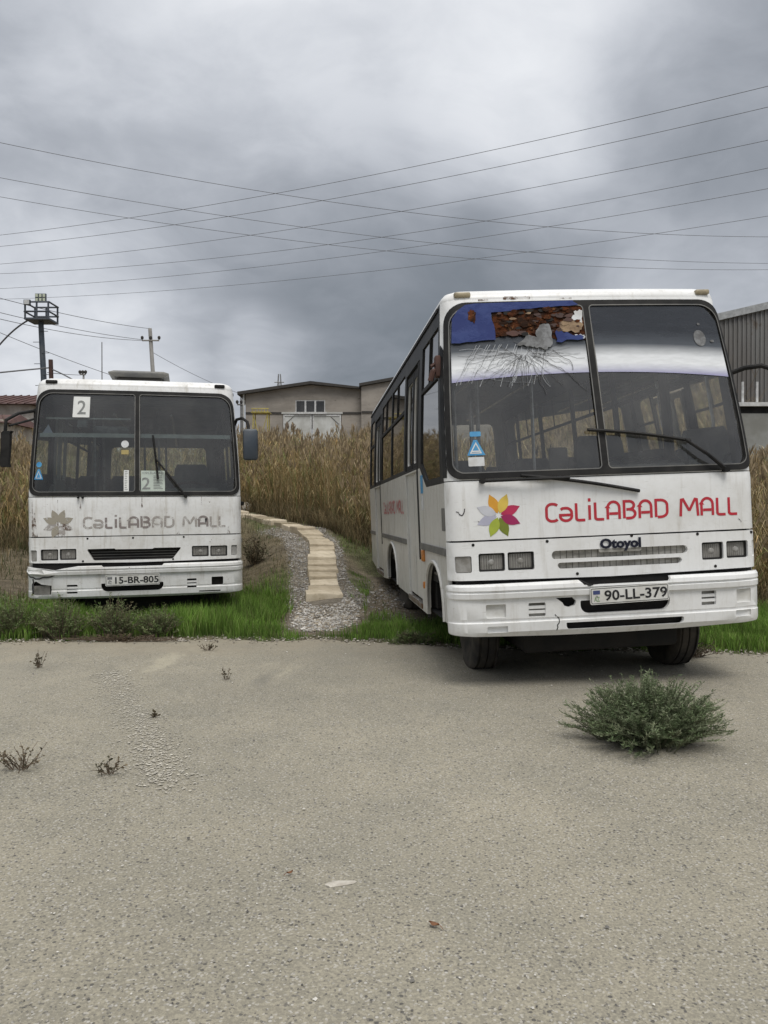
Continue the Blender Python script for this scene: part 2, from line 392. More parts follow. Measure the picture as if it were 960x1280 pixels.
def fast_mesh(name, verts, faces, tint=None):      # faces: (n,3) or (n,4) int array, tint per vertex
    me = bpy.data.meshes.new(name); k = faces.shape[1]
    me.vertices.add(len(verts)); me.vertices.foreach_set('co', verts.astype(np.float32).ravel())
    me.loops.add(faces.size); me.loops.foreach_set('vertex_index', faces.astype(np.int32).ravel())
    me.polygons.add(len(faces)); me.polygons.foreach_set('loop_start', np.arange(0, faces.size, k, dtype=np.int32))
    me.polygons.foreach_set('loop_total', np.full(len(faces), k, np.int32))
    me.update(calc_edges=True)
    if tint is not None:
        at = me.color_attributes.new('tint', 'FLOAT_COLOR', 'POINT')
        at.data.foreach_set('color', np.concatenate([tint, np.ones((len(tint), 1))], 1).astype(np.float32).ravel())
    return me
def rrect(x0, x1, z0, z1, r=.02, n=5):
    rs = r if isinstance(r, (tuple, list)) else (r,) * 4       # corners: TR, TL, BL, BR
    pts = []
    for (cx, cz, a0), rr in zip(((x1, z1, 0), (x0, z1, 90), (x0, z0, 180), (x1, z0, 270)), rs):
        sx = -1 if cx == x1 else 1; sz = -1 if cz == z1 else 1
        for k in range(n + 1):
            a = R(a0 + 90 * k / n); pts.append((cx + sx * rr + rr * math.cos(a), cz + sz * rr + rr * math.sin(a)))
    return pts
def pip(P, poly):
    x, y = P[:, 0], P[:, 1]; ins = np.zeros(len(P), bool); q = np.array(poly); n = len(q)
    for i in range(n):
        x0, y0 = q[i]; x1, y1 = q[(i + 1) % n]
        if y0 == y1: continue
        c = ((y0 > y) != (y1 > y)) & (x < (x1 - x0) * (y - y0) / (y1 - y0) + x0); ins ^= c
    return ins
def densify(poly, seg):
    out = []
    for i, p in enumerate(poly):
        q = poly[(i + 1) % len(poly)]; d = math.hypot(q[0] - p[0], q[1] - p[1])
        if d < 1e-6: continue
        k = max(1, int(math.ceil(d / seg)))
        for j in range(k): out.append((p[0] + (q[0] - p[0]) * j / k, p[1] + (q[1] - p[1]) * j / k))
    return out
def sheet(name, outer, fn, mat, parent, off=0., thick=.0, holes=(), us=(), vs=(), seg=.06, smooth=32, rows=()):
    """flat outline with holes, triangulated and laid on a curved surface fn(u, v, off); thick > 0 makes it solid inwards"""
    polys = [densify(outer, seg)] + [densify(h, seg) for h in holes]
    pts, edges = [], []
    for p in polys:
        b = len(pts); pts += p; edges += [(b + i, b + (i + 1) % len(p)) for i in range(len(p))]
    for v_ in rows:                                        # crease lines the triangulation must follow
        b = len(pts); pts += [(u_, v_) for u_ in us]; edges += [(b + i, b + i + 1) for i in range(len(us) - 1)]
    if len(us) and len(vs):
        gpts = np.array([(u, v) for u in us for v in vs])
        ok = pip(gpts, polys[0])
        for h in polys[1:]: ok &= ~pip(gpts, h)
        gpts = gpts[ok]
        if len(gpts):
            bp = np.array(pts); d = np.sqrt(((gpts[:, None] - bp[None]) ** 2).sum(-1)).min(1)
            pts += [tuple(q) for q in gpts[d > seg * .35]]
    V, E_, F_ = delaunay_2d_cdt([Vector(p) for p in pts], edges, [], 0, 1e-6)[:3]
    P = np.array([tuple(v) for v in V]); T = np.array([f for f in F_ if len(f) == 3])
    C = P[T].mean(1); ok = pip(C, polys[0])
    for h in polys[1:]: ok &= ~pip(C, h)
    T = T[ok]
    A = [Vector(fn(p[0], p[1], off)) for p in P]
    t0 = T[len(T) // 2]; nrm = (A[t0[1]] - A[t0[0]]).cross(A[t0[2]] - A[t0[0]]); c0 = P[t0].mean(0)
    dirv = Vector(fn(c0[0], c0[1], off + .01)) - Vector(fn(c0[0], c0[1], off))
    if nrm.dot(dirv) < 0: T = T[:, ::-1]
    verts = list(A); faces = [tuple(int(i) for i in t) for t in T]
    if thick:
        nb = len(A); verts += [Vector(fn(p[0], p[1], off - thick)) for p in P]
        cnt = {}
        for t in faces:
            for i in range(3):
                e = (t[i], t[(i + 1) % 3]); cnt[e] = 1
        back = [(t[2] + nb, t[1] + nb, t[0] + nb) for t in faces]
        side = [(b_, a_, a_ + nb, b_ + nb) for (a_, b_) in cnt if (b_, a_) not in cnt]
        faces = faces + back + side
    me = bpy.data.meshes.new(name); me.from_pydata([tuple(v) for v in verts], [], faces); me.update()
    return link(name, me, mat, parent, smooth)
def ribbon(mb, line, wid, fn, off, closed=False):        # a stroke of constant width laid on a surface
    p = [np.array(q, float) for q in line]; n = len(p); L, Rr = [], []
    for i in range(n):
        a = p[(i - 1) % n] if (closed or i > 0) else p[i]; b = p[(i + 1) % n] if (closed or i < n - 1) else p[i]
        t1 = p[i] - a if (closed or i > 0) else b - p[i]; t2 = b - p[i] if (closed or i < n - 1) else t1
        t1 = t1 / (np.linalg.norm(t1) + 1e-9); t2 = t2 / (np.linalg.norm(t2) + 1e-9)
        t = t1 + t2; t = t / (np.linalg.norm(t) + 1e-9); nn = np.array((-t[1], t[0]))
        m_ = wid / 2 / max(.45, abs(np.dot(nn, (-t1[1], t1[0]))))
        L.append(p[i] + nn * m_); Rr.append(p[i] - nn * m_)
    vs = [fn(q[0], q[1], off) for q in L] + [fn(q[0], q[1], off) for q in Rr]
    fs = [(i, (i + 1) % n, n + (i + 1) % n, n + i) for i in range(n if closed else n - 1)]
    mb.add(vs, fs)
def arc(cx, cy, rx, ry, a0, a1, n=10):
    return [(cx + rx * math.cos(R(a0 + (a1 - a0) * k / n)), cy + ry * math.sin(R(a0 + (a1 - a0) * k / n))) for k in range(n + 1)]
# rounded stroke alphabet for the bus lettering
LET = {
 'C': (.50, [arc(.30, .70, .22, .22, 40, 90, 5) + arc(.27, .68, .20, .24, 95, 180, 6) + arc(.27, .32, .20, .24, 180, 265, 6) + arc(.30, .30, .22, .22, 270, 320, 5)]),
 'e': (.58, [[(.49, .36), (.07, .36)] + arc(.28, .30, .21, .22, 180, 270, 6) + arc(.28, .30, .21, .22, 285, 360, 6)[0:] + arc(.28, .46, .21, .24, 0, 90, 6) + [(.16, .69), (.09, .63)]]),
 'L': (.46, [[(.08, .92), (.08, .20)] + arc(.18, .18, .10, .10, 180, 270, 4) + [(.40, .08)]]),
 'i': (.24, [[(.11, .08), (.11, .80)], [(.11, .98), (.11, 1.14)]]),
 'A': (.62, [[(.08, .06), (.08, .62)] + arc(.30, .62, .22, .30, 180, 0, 10) + [(.52, .06)], [(.14, .34), (.46, .34)]]),
 'B': (.58, [[(.08, .08), (.08, .92), (.26, .92)] + arc(.27, .72, .18, .20, 85, -85, 8) + [(.16, .52)], [(.28, .515)] + arc(.30, .30, .19, .215, 70, -85, 8) + [(.14, .085)]]),
 'D': (.62, [[(.08, .08), (.08, .92), (.24, .92)] + arc(.26, .66, .25, .26, 85, 0, 6) + arc(.26, .34, .25, .26, 0, -85, 6) + [(.14, .08)]]),
 'M': (.80, [[(.06, .06), (.10, .88), (.17, .90), (.38, .38), (.42, .38), (.63, .90), (.70, .88), (.74, .06)]]),
 ' ': (.34, []),
}
def letters(name, text, x0, x1, z0, h, wid, fn, mats, parent, off):
    tot = sum(LET[c][0] for c in text); k = (x1 - x0) / tot; x = x0
    for i, c in enumerate(text):
        adv, strokes = LET[c]
        if strokes:
            mb = MB()
            for q, s in enumerate(strokes): ribbon(mb, [(x + px * k, z0 + pz * h) for px, pz in s], wid, fn, off + .0005 * q)
            mb.build('letter', mats[i % len(mats)], parent, None)
        x += adv * k
_tc = bpy.data.curves.new('lettering_source', 'FONT'); _to = bpy.data.objects.new('lettering_source', _tc); col.objects.link(_to)
def text_mesh(txt, size, bold=0.0):
    _tc.body = txt; _tc.size = size; _tc.offset = bold; _tc.align_x = 'CENTER'; _tc.align_y = 'CENTER'; _tc.resolution_u = 3
    bpy.context.view_layer.update(); dg = bpy.context.evaluated_depsgraph_get()
    src = _to.evaluated_get(dg).to_mesh(); vs = [tuple(v.co) for v in src.vertices]; fs = [tuple(p.vertices) for p in src.polygons]; _to.evaluated_get(dg).to_mesh_clear()
    me = bpy.data.meshes.new('lettering'); me.from_pydata(vs, [], fs); me.update()
    return me
def place_text(name, txt, cx, cz, wdt, hgt, fn, off, mat, parent, bold=0.0):
    me = text_mesh(txt, 1.0, bold); co = np.array([v.co[:] for v in me.vertices])
    lo, hi = co.min(0), co.max(0)
    co[:, 0] = cx + ((co[:, 0] - lo[0]) / (hi[0] - lo[0]) - .5) * wdt; co[:, 1] = cz + ((co[:, 1] - lo[1]) / (hi[1] - lo[1]) - .5) * hgt
    for v, c in zip(me.vertices, co): v.co = fn(c[0], c[1], off)
    me.materials.clear()
    return link(name, me, mat, parent)

# ------------------------------------------------------------------ terrain
def sstep(a, b, x):
    t = np.clip((np.asarray(x, float) - a) / (b - a), 0, 1); return t * t * (3 - 2 * t)
LEFT_LOC, LEFT_TH = (-2.74, 8.57, -.12), R(14.3)
RIGHT_LOC, RIGHT_TH = (1.692, 5.556, 0.0), R(5.45)
def foot(x, y, loc, th, L=7.2):
    dx, dy = x - loc[0], y - loc[1]; c, s = math.cos(th), math.sin(th)
    lx, ly = c * dx + s * dy, -s * dx + c * dy
    ox = np.maximum(np.abs(lx) - 1.15, 0); oy = np.maximum(np.maximum(-ly, ly - L), 0)
    return np.sqrt(ox ** 2 + oy ** 2)
def edge_y(x):
    x = np.asarray(x, float)
    e = np.interp(x, [-14, -3.8, -2.0, -.64, .5, 1.6, 3.4, 14], [7.45, 7.58, 7.62, 7.70, 7.30, 7.12, 6.95, 6.7])
    return e + .035 * np.sin(x * 7.1) + .05 * np.sin(x * 2.7 + 1) + .018 * np.sin(x * 23 + .5) + .012 * np.sin(x * 41)
def terr(x, y):
    x = np.asarray(x, float); y = np.asarray(y, float)
    z = np.where(y < 9.0, 0, np.where(y < 18, .12 * (y - 9.0) , 1.08 + .088 * (y - 18)))
    z = np.where(y > 50, 3.9, z)
    z = z + .06 * sstep(8.2, 9.6, y) * (1 - sstep(9.6, 11, y))
    bumps = .03 * np.sin(x * 1.7 + y * .6) * np.sin(y * 1.3 + .4) + .016 * np.sin(x * 4.3 + 1) * np.sin(y * 3.7) + .008 * np.sin(x * 11 + y * 5) * np.sin(y * 9.3 - x * 3)
    z = z + bumps * sstep(7.6, 9, y) * (1 - sstep(45, 60, y))
    for loc, th, zp in ((LEFT_LOC, LEFT_TH, .02 + .045 * np.clip(y - 9.3, 0, 7)), (RIGHT_LOC, RIGHT_TH, .16)):
        m_ = 1 - sstep(.05, 1.15 if loc is LEFT_LOC else .75, foot(x, y, loc, th)); z = z * (1 - m_) + np.minimum(z, zp) * m_
    e = edge_y(x); z = z - .05 * (1 - sstep(-.05, .12, y - e))
    return z
def tz(x, y): return float(terr(x, y))
PATH = [(-.73, 9.62), (-.80, 10.3), (-.88, 11.0), (-.96, 11.9), (-1.03, 12.7), (-1.10, 13.5), (-1.22, 14.3), (-1.42, 15.0), (-1.78, 15.85), (-2.43, 16.85), (-3.22, 17.9), (-4.1, 18.9), (-5.1, 19.7)]
def catmull(P, n=12):
    out = []; Q = [P[0]] + P + [P[-1]]
    for i in range(1, len(Q) - 2):
        p0, p1, p2, p3 = map(np.array, (Q[i - 1], Q[i], Q[i + 1], Q[i + 2]))
        for k in range(n):
            t = k / n; out.append(.5 * (2 * p1 + (p2 - p0) * t + (2 * p0 - 5 * p1 + 4 * p2 - p3) * t * t + (3 * p1 - p0 - 3 * p2 + p3) * t ** 3))
    out.append(np.array(P[-1])); return np.array(out)
PL = catmull(PATH)
def path_dist(x, y):
    x = np.asarray(x, float).ravel(); y = np.asarray(y, float).ravel()
    d = np.full(x.shape, 1e9)
    for q in PL: d = np.minimum(d, (x - q[0]) ** 2 + (y - q[1]) ** 2)
    return np.sqrt(d)
def gravel_mask(x, y):
    x = np.asarray(x, float); y = np.asarray(y, float)
    fan = 1 - sstep(.75, 1.08, np.sqrt(((x + .68) / .44) ** 2 + ((y - 8.95) / .98) ** 2))
    d = path_dist(x, y).reshape(x.shape)
    wside = np.where(x < np.interp(y, PL[:70, 1], PL[:70, 0]), .52 + .16 * sstep(11, 14, y), .42 + .22 * (1 - sstep(9.6, 11.5, y)))
    side = (1 - sstep(wside * .75, wside, d)) * (1 - sstep(15.6, 16.6, y))
    return np.maximum(fan, side * .95), fan
def reed_front(x):        # where the reed bed begins
    return np.interp(x, [-14, -5.6, -4.6, -3.4, -2.6, -1.7, -.9, 0, 2.2, 3.2, 3.9, 9], [13.6, 14.2, 20.5, 19.6, 17.6, 16.4, 15.1, 14.0, 13.4, 9.8, 9.3, 9.0])
def green_mask(x, y):
    x = np.asarray(x, float); y = np.asarray(y, float)
    a = sstep(0, .14, y - edge_y(x) + .09 * np.sin(x * 3.3 + 1) * np.sin(x * 7.7) + .05 * np.sin(x * 19))
    left = np.maximum(1 - sstep(9.5, 10.6, y + .35 * np.sin(x * 2.1)), .75 * (1 - sstep(10.6, 12.4, y + .3 * np.sin(x * 5.1))) * (x > -2.6)) * (x < -.2)
    mid = (1 - sstep(8.35, 8.95, y + .15 * np.sin(x * 5))) * (x >= -.2) * (x < 2.0)
    right = (1 - sstep(8.9, 10.0, y)) * (x >= 2.0)
    strip = .55 * sstep(-1.9, -1.3, y - reed_front(x)) * (1 - sstep(-.3, .2, y - reed_front(x))) * (x > -3.4) * (x < 1) * (y > 12.5)
    tuft = .9 * (1 - sstep(.1, .25, np.sqrt((x + .42) ** 2 + ((y - 12.1) / 1.6) ** 2)))
    gm, _ = gravel_mask(x, y)
    fan2 = 1 - sstep(.95, 1.25, np.sqrt(((x + .68) / .46) ** 2 + ((y - 8.8) / 1.10) ** 2)); gm = np.maximum(gm, fan2 * (y > 7.85))
    gi = a * np.maximum(np.maximum(left, mid), np.maximum(right, np.maximum(strip, tuft))) * (1 - gm)
    return gi

def axis(lo, hi, mn, mx, step, grow=1.22):
    a = list(np.arange(mn, mx + 1e-6, step)); s = step
    while a[-1] < hi: s *= grow; a.append(a[-1] + s)
    s = step; b = [a[0]]
    while b[-1] > lo: s *= grow; b.append(b[-1] - s)
    return np.array(sorted(set(b[1:] + a)))
X = axis(-2500, 2500, -7.5, 7.5, .11); Y = axis(-60, 3500, 6.4, 20, .11)
GX, GY = np.meshgrid(X, Y); GZ = terr(GX, GY)
nx, ny = len(X), len(Y)
gm, fan = gravel_mask(GX, GY); gr = green_mask(GX, GY)
dirt = np.array((.205, .172, .128)); green = np.array((.075, .098, .034)); grav = np.array((.20, .178, .145)); dry = np.array((.125, .105, .065))
nz = .5 + .5 * np.sin(GX * 1.9 + 2 * np.sin(GY * .9)) * np.sin(GY * 1.3 + GX * .5)
bare = np.exp(-(((GX + 3.3) / 1.2) ** 2 + ((GY - 18.6) / 1.0) ** 2)) + np.exp(-(((GX + .28) / .35) ** 2 + ((GY - 11.9) / 1.3) ** 2))
tint = dirt[None, None] * (.75 + .35 * np.clip(bare, 0, 1))[..., None] * np.ones_like(GX)[..., None]
drym = np.clip(sstep(10, 12, GY) * (.35 + .65 * nz) - bare, 0, 1)[..., None]
tint = tint * (1 - drym) + dry * drym
tint = tint * (1 - gr[..., None]) + green * gr[..., None]
tint = tint * (1 - gm[..., None]) + grav * gm[..., None]
idx = np.arange(nx * ny).reshape(ny, nx)
F = np.stack([idx[:-1, :-1], idx[:-1, 1:], idx[1:, 1:], idx[1:, :-1]], -1).reshape(-1, 4)
me = fast_mesh('ground', np.stack([GX, GY, GZ], -1).reshape(-1, 3), F, tint.reshape(-1, 3))
go = link('ground', me, 'soil', None, 60); go['kind'] = 'structure'
# asphalt yard with its ragged far edge
ax = np.concatenate([np.arange(-40, -9, 1.0), np.arange(-9, 9, .07), np.arange(9, 41, 1.0)])
rows = np.concatenate([np.linspace(-30, 0, 12), np.linspace(.5, 6.6, 40)])
AV = []
for y0 in rows: AV.append(np.stack([ax, np.full_like(ax, y0), .006 * np.sin(ax * .9 + y0) * np.sin(y0 * 1.1)], -1))
e = edge_y(ax) + rng.normal(0, .018, len(ax))
AV.append(np.stack([ax, e - .06, np.zeros_like(ax)], -1)); AV.append(np.stack([ax, e, np.full_like(ax, -.012)], -1)); AV.append(np.stack([ax, e + .01, np.full_like(ax, -.09)], -1))
AV = np.array(AV); k = AV.shape[0]
idx = np.arange(k * len(ax)).reshape(k, len(ax)); F = np.stack([idx[:-1, :-1], idx[:-1, 1:], idx[1:, 1:], idx[1:, :-1]], -1).reshape(-1, 4)
ao = link('asphalt_yard', fast_mesh('asphalt_yard', AV.reshape(-1, 3), F), 'asphalt', None, 60); ao['kind'] = 'structure'

# ------------------------------------------------------------------ the two buses
def build_bus(cfg):
    root = empty('bus', cfg['loc']); root.rotation_mode = 'YXZ'
    root.rotation_euler = Euler((R(cfg['pitch']), R(cfg['roll']), cfg['th']), 'YXZ')
    root.scale = (cfg['widen'], 1, 1)
    bpy.context.view_layer.update(); W = root.matrix_world.copy(); Wi = W.inverted()
    wt = cfg['wtop']; zf = wt + cfg['head']; LEN = 7.25; RC = .10; PM = cfg['paint']; PS = cfg['paint_side']
    def hw(z): return 1.15 if z < 1.6 else 1.15 - .07 * ((z - 1.6) / 1.3) ** 1.5
    def lean(z): return .06 if z < 1.5 else .06 + .30 * ((z - 1.5) / 1.4) ** 1.15
    UE = 1.15 - RC + RC * math.pi / 2
    def wrap(u, z, off=0.):
        h = hw(z); u = u * h / 1.15; xc = h - RC; au = abs(u); sg = 1 if u >= 0 else -1
        y0 = lean(z) + .04 * (min(au, h) / h) ** 2
        if au <= xc: x, y, nx_, ny_ = u, y0, .07 * u, -1
        elif au <= xc + RC * math.pi / 2:
            a = (au - xc) / RC; x = sg * (xc + RC * math.sin(a)); y = y0 + RC * (1 - math.cos(a)); nx_, ny_ = sg * math.sin(a), -math.cos(a)
        else: x = sg * h; y = y0 + RC + (au - xc - RC * math.pi / 2); nx_, ny_ = sg, 0
        l = math.hypot(nx_, ny_); return (x + nx_ / l * off, y + ny_ / l * off, z)
    PROF = [(.40, .02), (.43, .035), (.455, .06), (.52, .066), (.527, .05), (.54, .05), (.548, .058), (.665, .064), (.69, .064), (.70, .088), (.735, .094), (.742, .082), (.75, .082), (.757, .096), (.785, .09), (.80, .06), (.84, .05)]
    pz, po = [p[0] for p in PROF], [p[1] for p in PROF]
    def bump_fn(u, z, off=0.):
        t_ = min(max((abs(u) - .93) / .26, 0), 1); fade = 1 - .80 * t_ * t_ * (3 - 2 * t_)
        return wrap(u, z, off + float(np.interp(z, pz, po)) * fade)
    def side(sg):
        return lambda y, z, off=0.: (sg * (hw(z) + off), y, z)
    us = sorted(set([round(v, 3) for v in np.linspace(-1.04, 1.04, 15)] + [s * round(v, 3) for s in (-1, 1) for v in np.linspace(1.05, UE + .01, 9)]))
    # --- front: bumper, lamp panel, name panel, screen frame
    hb = [rrect(*h_) for h_ in cfg['bumper_slots']] + cfg.get('bumper_holes', [])
    sheet('bumper', cfg['bumper_outline'], bump_fn, PM, root, 0, .03, hb, us, (), .03, 25, [q for q in pz if .44 < q < .80])
    nb = sheet('bumper_backing', rrect(-1.12, 1.12, .46, .86, .02), wrap, 'dark_void', root, -.012, .02, (), us, (.6, .7))
    for f_ in cfg['fog']:      # shallow recessed fog lamps and fins in the bumper
        x0, x1, z0, z1, kind = f_
        if kind == 'lens': sheet('fog_lamp', rrect(x0 - .005, x1 + .005, z0 - .005, z1 + .005, .008), wrap, cfg['fog_mat'], root, .036, .02, (), (), ())
        elif kind == 'fins':
            sheet('vent_backing', rrect(x0 - .005, x1 + .005, z0 - .005, z1 + .005, .008), wrap, cfg['fin_back'], root, .025, .012)
            for j in range(2):
                zz_ = z0 + (z1 - z0) * (j + 1) / 3; sheet('vent_fin', rrect(x0 - .003, x1 + .003, zz_ - .011, zz_ + .011, .004), wrap, PM, root, .052, .03)
        elif kind == 'blank': sheet('bumper_blank', rrect(x0 - .005, x1 + .005, z0 - .005, z1 + .005, .008), wrap, PM, root, .034, .02)
        elif kind == 'void': sheet('vent_backing', rrect(x0 - .005, x1 + .005, z0 - .005, z1 + .005, .008), wrap, 'dark_void', root, .0, .012)
    lamps = cfg['lamps']; hl = [rrect(l[0], l[1], l[2], l[3], .012) for l in lamps]
    hl += cfg['grille']
    sheet('lamp_panel', [(-UE, .83), (-.6, .822), (0, .815), (.6, .822), (UE, .83), (UE, 1.105), (0, 1.108), (-UE, 1.105)], wrap, PM, root, .004, .05, hl, us, (.85, .96, 1.06), .05)
    sheet('lamp_backing', rrect(-1.13, 1.13, .84, 1.09, .02), wrap, 'dark_void', root, -.055, .01, (), us, (.95,))
    for x0, x1, z0, z1, kind in lamps:
        if kind == 'head':
            lp = sheet('headlight', rrect(x0 + .006, x1 - .006, z0 + .006, z1 - .006, .014), wrap, 'lens_dirty', root, -.022, .02)
            sheet('lamp_bezel', rrect(x0 + .003, x1 - .003, z0 + .003, z1 - .003, .012), wrap, 'black_rubber', lp, -.012, .012, [rrect(x0 + .013, x1 - .013, z0 + .013, z1 - .013, .01)])
            cx, cz = (x0 + x1) / 2, (z0 + z1) / 2; p = Vector(wrap(cx, cz, -.02))
            b_ = MB(); b_.lathe([(-.006, .008), (-.005, .014), (.0, .022), (.004, .024)], 'y', p, 14); b_.build('bulb_cap', 'clear_lens', lp)
            fl = MB()
            for j in range(1, 9):
                xx = x0 + .014 + (x1 - x0 - .028) * j / 9; ribbon(fl, [(xx, z0 + .016), (xx, z1 - .016)], .004, wrap, -.0205)
            fl.build('lens_rib', 'clear_lens', lp, None)
        else:
            sheet('turn_signal', rrect(x0 + .004, x1 - .004, z0 + .004, z1 - .004, .01), wrap, 'clear_lens' if kind == 'sig' else 'lens_dirty', root, -.006, .03)
    if cfg['grille_kind'] == 'mesh':
        for gpoly in cfg['grille']:
            xs = [p[0] for p in gpoly]; zs = [p[1] for p in gpoly]; x0, x1, z0, z1 = min(xs), max(xs), min(zs), max(zs)
            gb = sheet('grille_mesh', rrect(x0 - .01, x1 + .01, z0 - .008, z1 + .008, .01), wrap, 'mesh_grey', root, -.028, .006, (), us, ())
            k_ = int((x1 - x0) / .045)
            for j in range(k_):
                xx = x0 + (x1 - x0) * (j + .5) / k_; q = MB(); ribbon(q, [(xx, z0 - .002), (xx, z1 + .002)], .006, wrap, -.024); q.build('grille_bar', 'lens_dirty', gb, None)
    else:
        for zz_ in (.875, .905, .935): 
            q = MB(); ribbon(q, [(x_, zz_) for x_ in np.linspace(-.50, .42, 14)], .006, wrap, -.045); q.build('grille_bar', 'moulding_grey', root, None)
    sheet('name_panel', [(-UE, 1.118), (UE, 1.118), (UE, 1.50), (UE - .02, 1.548), (-UE + .02, 1.548), (-UE, 1.50)], wrap, PM, root, .002, .03, (), us, (1.25, 1.4, 1.5), .05)
    gas = rrect(-1.135, 1.135, 1.562, wt, (.17, .17, .10, .10), 8)
    gin = rrect(-1.125, 1.125, 1.572, wt - .01, (.165, .165, .095, .095), 8)
    zs_ = list(np.linspace(1.6, wt, 9))
    frame_out = [(-UE, 1.555), (UE, 1.555)] + [(UE, z_) for z_ in np.linspace(1.7, zf, 8)] + [(-UE, z_) for z_ in np.linspace(zf, 1.7, 8)]
    sheet('screen_frame', frame_out, wrap, PM, root, 0, .03, [gin], us, zs_, .05)
    cdiv = cfg.get('div', 0.0)
    hl_, hr_ = rrect(-1.092, cdiv - .026, 1.607, wt - .043, (.03, .14, .075, .03), 7), rrect(cdiv + .026, 1.092, 1.607, wt - .043, (.14, .03, .03, .075), 7)
    sheet('screen_gasket', gas, wrap, 'black_rubber', root, .014, .035, [hl_, hr_], us, zs_, .045)
    for hpoly, nm in ((hl_, 'left'), (hr_, 'right')):
        sheet('windscreen_pane', rrect(min(p[0] for p in hpoly) - .012, max(p[0] for p in hpoly) + .012, 1.597, wt - .033, .08), wrap, cfg['glass'], root, -.002, 0, (), us, zs_, .06)
    trim = MB()
    for hpoly in (hl_, hr_):
        ribbon(trim, [(p[0] * 1.0, p[1]) for p in densify(hpoly, .06)], .008, wrap, .0155, True)
    trim.build('gasket_trim', 'moulding_grey', root, None)
    for x_, zz_ in cfg['rivets']:
        q = MB(); p = wrap(x_, zz_, .003); q.lathe([(-.004, .011), (.003, .012)], 'y', p, 10); q.build('panel_bolt', 'dark_void', root)
    # --- roof
    hwt = hw(zf); y0 = lean(zf)
    def contour(d, n=7):
        pts = []; h = hwt - d; r = max(.10 - d * .3, .05)
        for cx, cy, a0 in ((h - r, y0 + d + r, -90), (h - r, LEN - d - r, 0), (-h + r, LEN - d - r, 90), (-h + r, y0 + d + r, 180)):
            for k_ in range(n + 1):
                a = R(a0 + 90 * k_ / n); pts.append([cx + r * math.cos(a), cy + r * math.sin(a)])
        out = []                                             # more points along the front and rear
        for i, p in enumerate(pts):
            out.append(p); q = pts[(i + 1) % len(pts)]
            if abs(p[0] - q[0]) > .5:
                for k_ in range(1, 8): out.append([p[0] + (q[0] - p[0]) * k_ / 8, p[1]])
            elif abs(p[1] - q[1]) > 2:
                for k_ in range(1, 6): out.append([p[0], p[1] + (q[1] - p[1]) * k_ / 6])
        for p in out:
            if p[1] < 1.2: p[1] += .04 * (min(abs(p[0]), hwt) / hwt) ** 2
        return out
    rings = [[(p[0], p[1], zf + h_) for p in contour(d_)] for d_, h_ in ((0.005, -.02), (0, 0), (.012, .035), (.04, .066), (.09, .088), (.2, .104), (.4, .111), (.55, .114))]
    mb = MB(); mb.loft(rings, True); mb.build('roof', PM, root, 40)
    for x0, x1, zz_ in cfg['markers']:
        q = MB(); p = [wrap((x0 + x1) / 2, zf)]; yy = p[0][1] + .02; q.rbox(x0, x1, yy - .03, yy + .06, zf + .018, zf + .058, .012); q.build('marker_lamp', cfg['marker_mat'], root)
    # --- sides
    def arch(c, r, rz, zb, n=14):
        return [(c - r * math.cos(R(180 * k_ / n)), zb + (rz) * math.sin(R(180 * k_ / n)) ** .75) for k_ in range(n + 1)]
    ys = lean(1.0) + .04 + RC
    for sg in (-1, 1):
        fn = side(sg); doors = sg < 0
        fe = [(lean(z_) + .04 + RC, z_) for z_ in np.linspace(1.55, zf, 10)]
        fa, ra = arch(.82, .44, .43, .50), arch(4.07, .56, .47, .50)
        lower = [(ys, .50)] + fa + [(1.285, .50), (1.29, .44), (2.55, .44), (2.6, .48), (3.45, .48)] + ra + [(4.7, .47), (5.25, .44), (6.45, .44), (6.5, .50), (LEN, .56), (LEN, 1.73), (1.46, 1.73), (1.08, 1.545), (ys, 1.545)]
        holes = []
        if doors: holes = [rrect(1.55, 2.50, .50, 1.715, .01), rrect(5.32, 6.32, .50, 1.715, .01)]
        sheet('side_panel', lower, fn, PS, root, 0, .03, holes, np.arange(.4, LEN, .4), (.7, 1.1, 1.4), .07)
        upper = [(ys, 1.548)] + fe + [(LEN, zf), (LEN, 1.733), (1.455, 1.733), (1.075, 1.548)]
        w1 = [(.36, 1.60), (1.05, 1.60), (1.37, 1.765), (1.37, zf - .17), (lean(zf - .17) + .20, zf - .17)]
        wins = [w1]
        spans = [(2.62, 3.86), (3.92, 5.18), (6.42, 7.12)]
        if not doors: spans = [(1.5, 2.55)] + spans + [(5.25, 6.36)]
        wins += [rrect(a_, b_, 1.775, zf - .17, .03) for a_, b_ in spans]
        dh = [rrect(1.55, 2.50, 1.75, zf - .22, .01), rrect(5.32, 6.32, 1.75, zf - .22, .01)] if doors else []
        sheet('window_band', upper, fn, 'black_paint', root, 0, .03, wins + dh, np.arange(.6, LEN, .5), np.linspace(1.7, zf - .05, 7), .07)
        for i_, wp in enumerate(wins):
            sw = sheet('side_window', wp, fn, 'side_glass' if doors else 'side_glass_clear', root, -.012, 0, (), np.arange(.4, LEN, .4), (2.0, 2.4), .08)
            a_, b_ = min(p[0] for p in wp), max(p[0] for p in wp)
            sheet('window_bar', rrect(a_ + (.14 if i_ == 0 else 0), b_, 2.37, 2.405, .004), fn, 'black_rubber', sw, .002, .02)
            if b_ - a_ > .8: sheet('vent_mullion', rrect((a_ + b_) / 2 - .012 + .08, (a_ + b_) / 2 + .012 + .08, 2.405, zf - .17, .003), fn, 'black_rubber', sw, .001, .018)
        sheet('gutter', rrect(lean(zf) + .2, LEN - .03, zf - .045, zf - .015, .008), fn, 'black_rubber', root, .012, .012, (), np.arange(.6, LEN, .5), ())
        mspans = [(ys + .01, 1.50), (2.56, 5.26)] if doors else [(ys + .01, 5.26)]
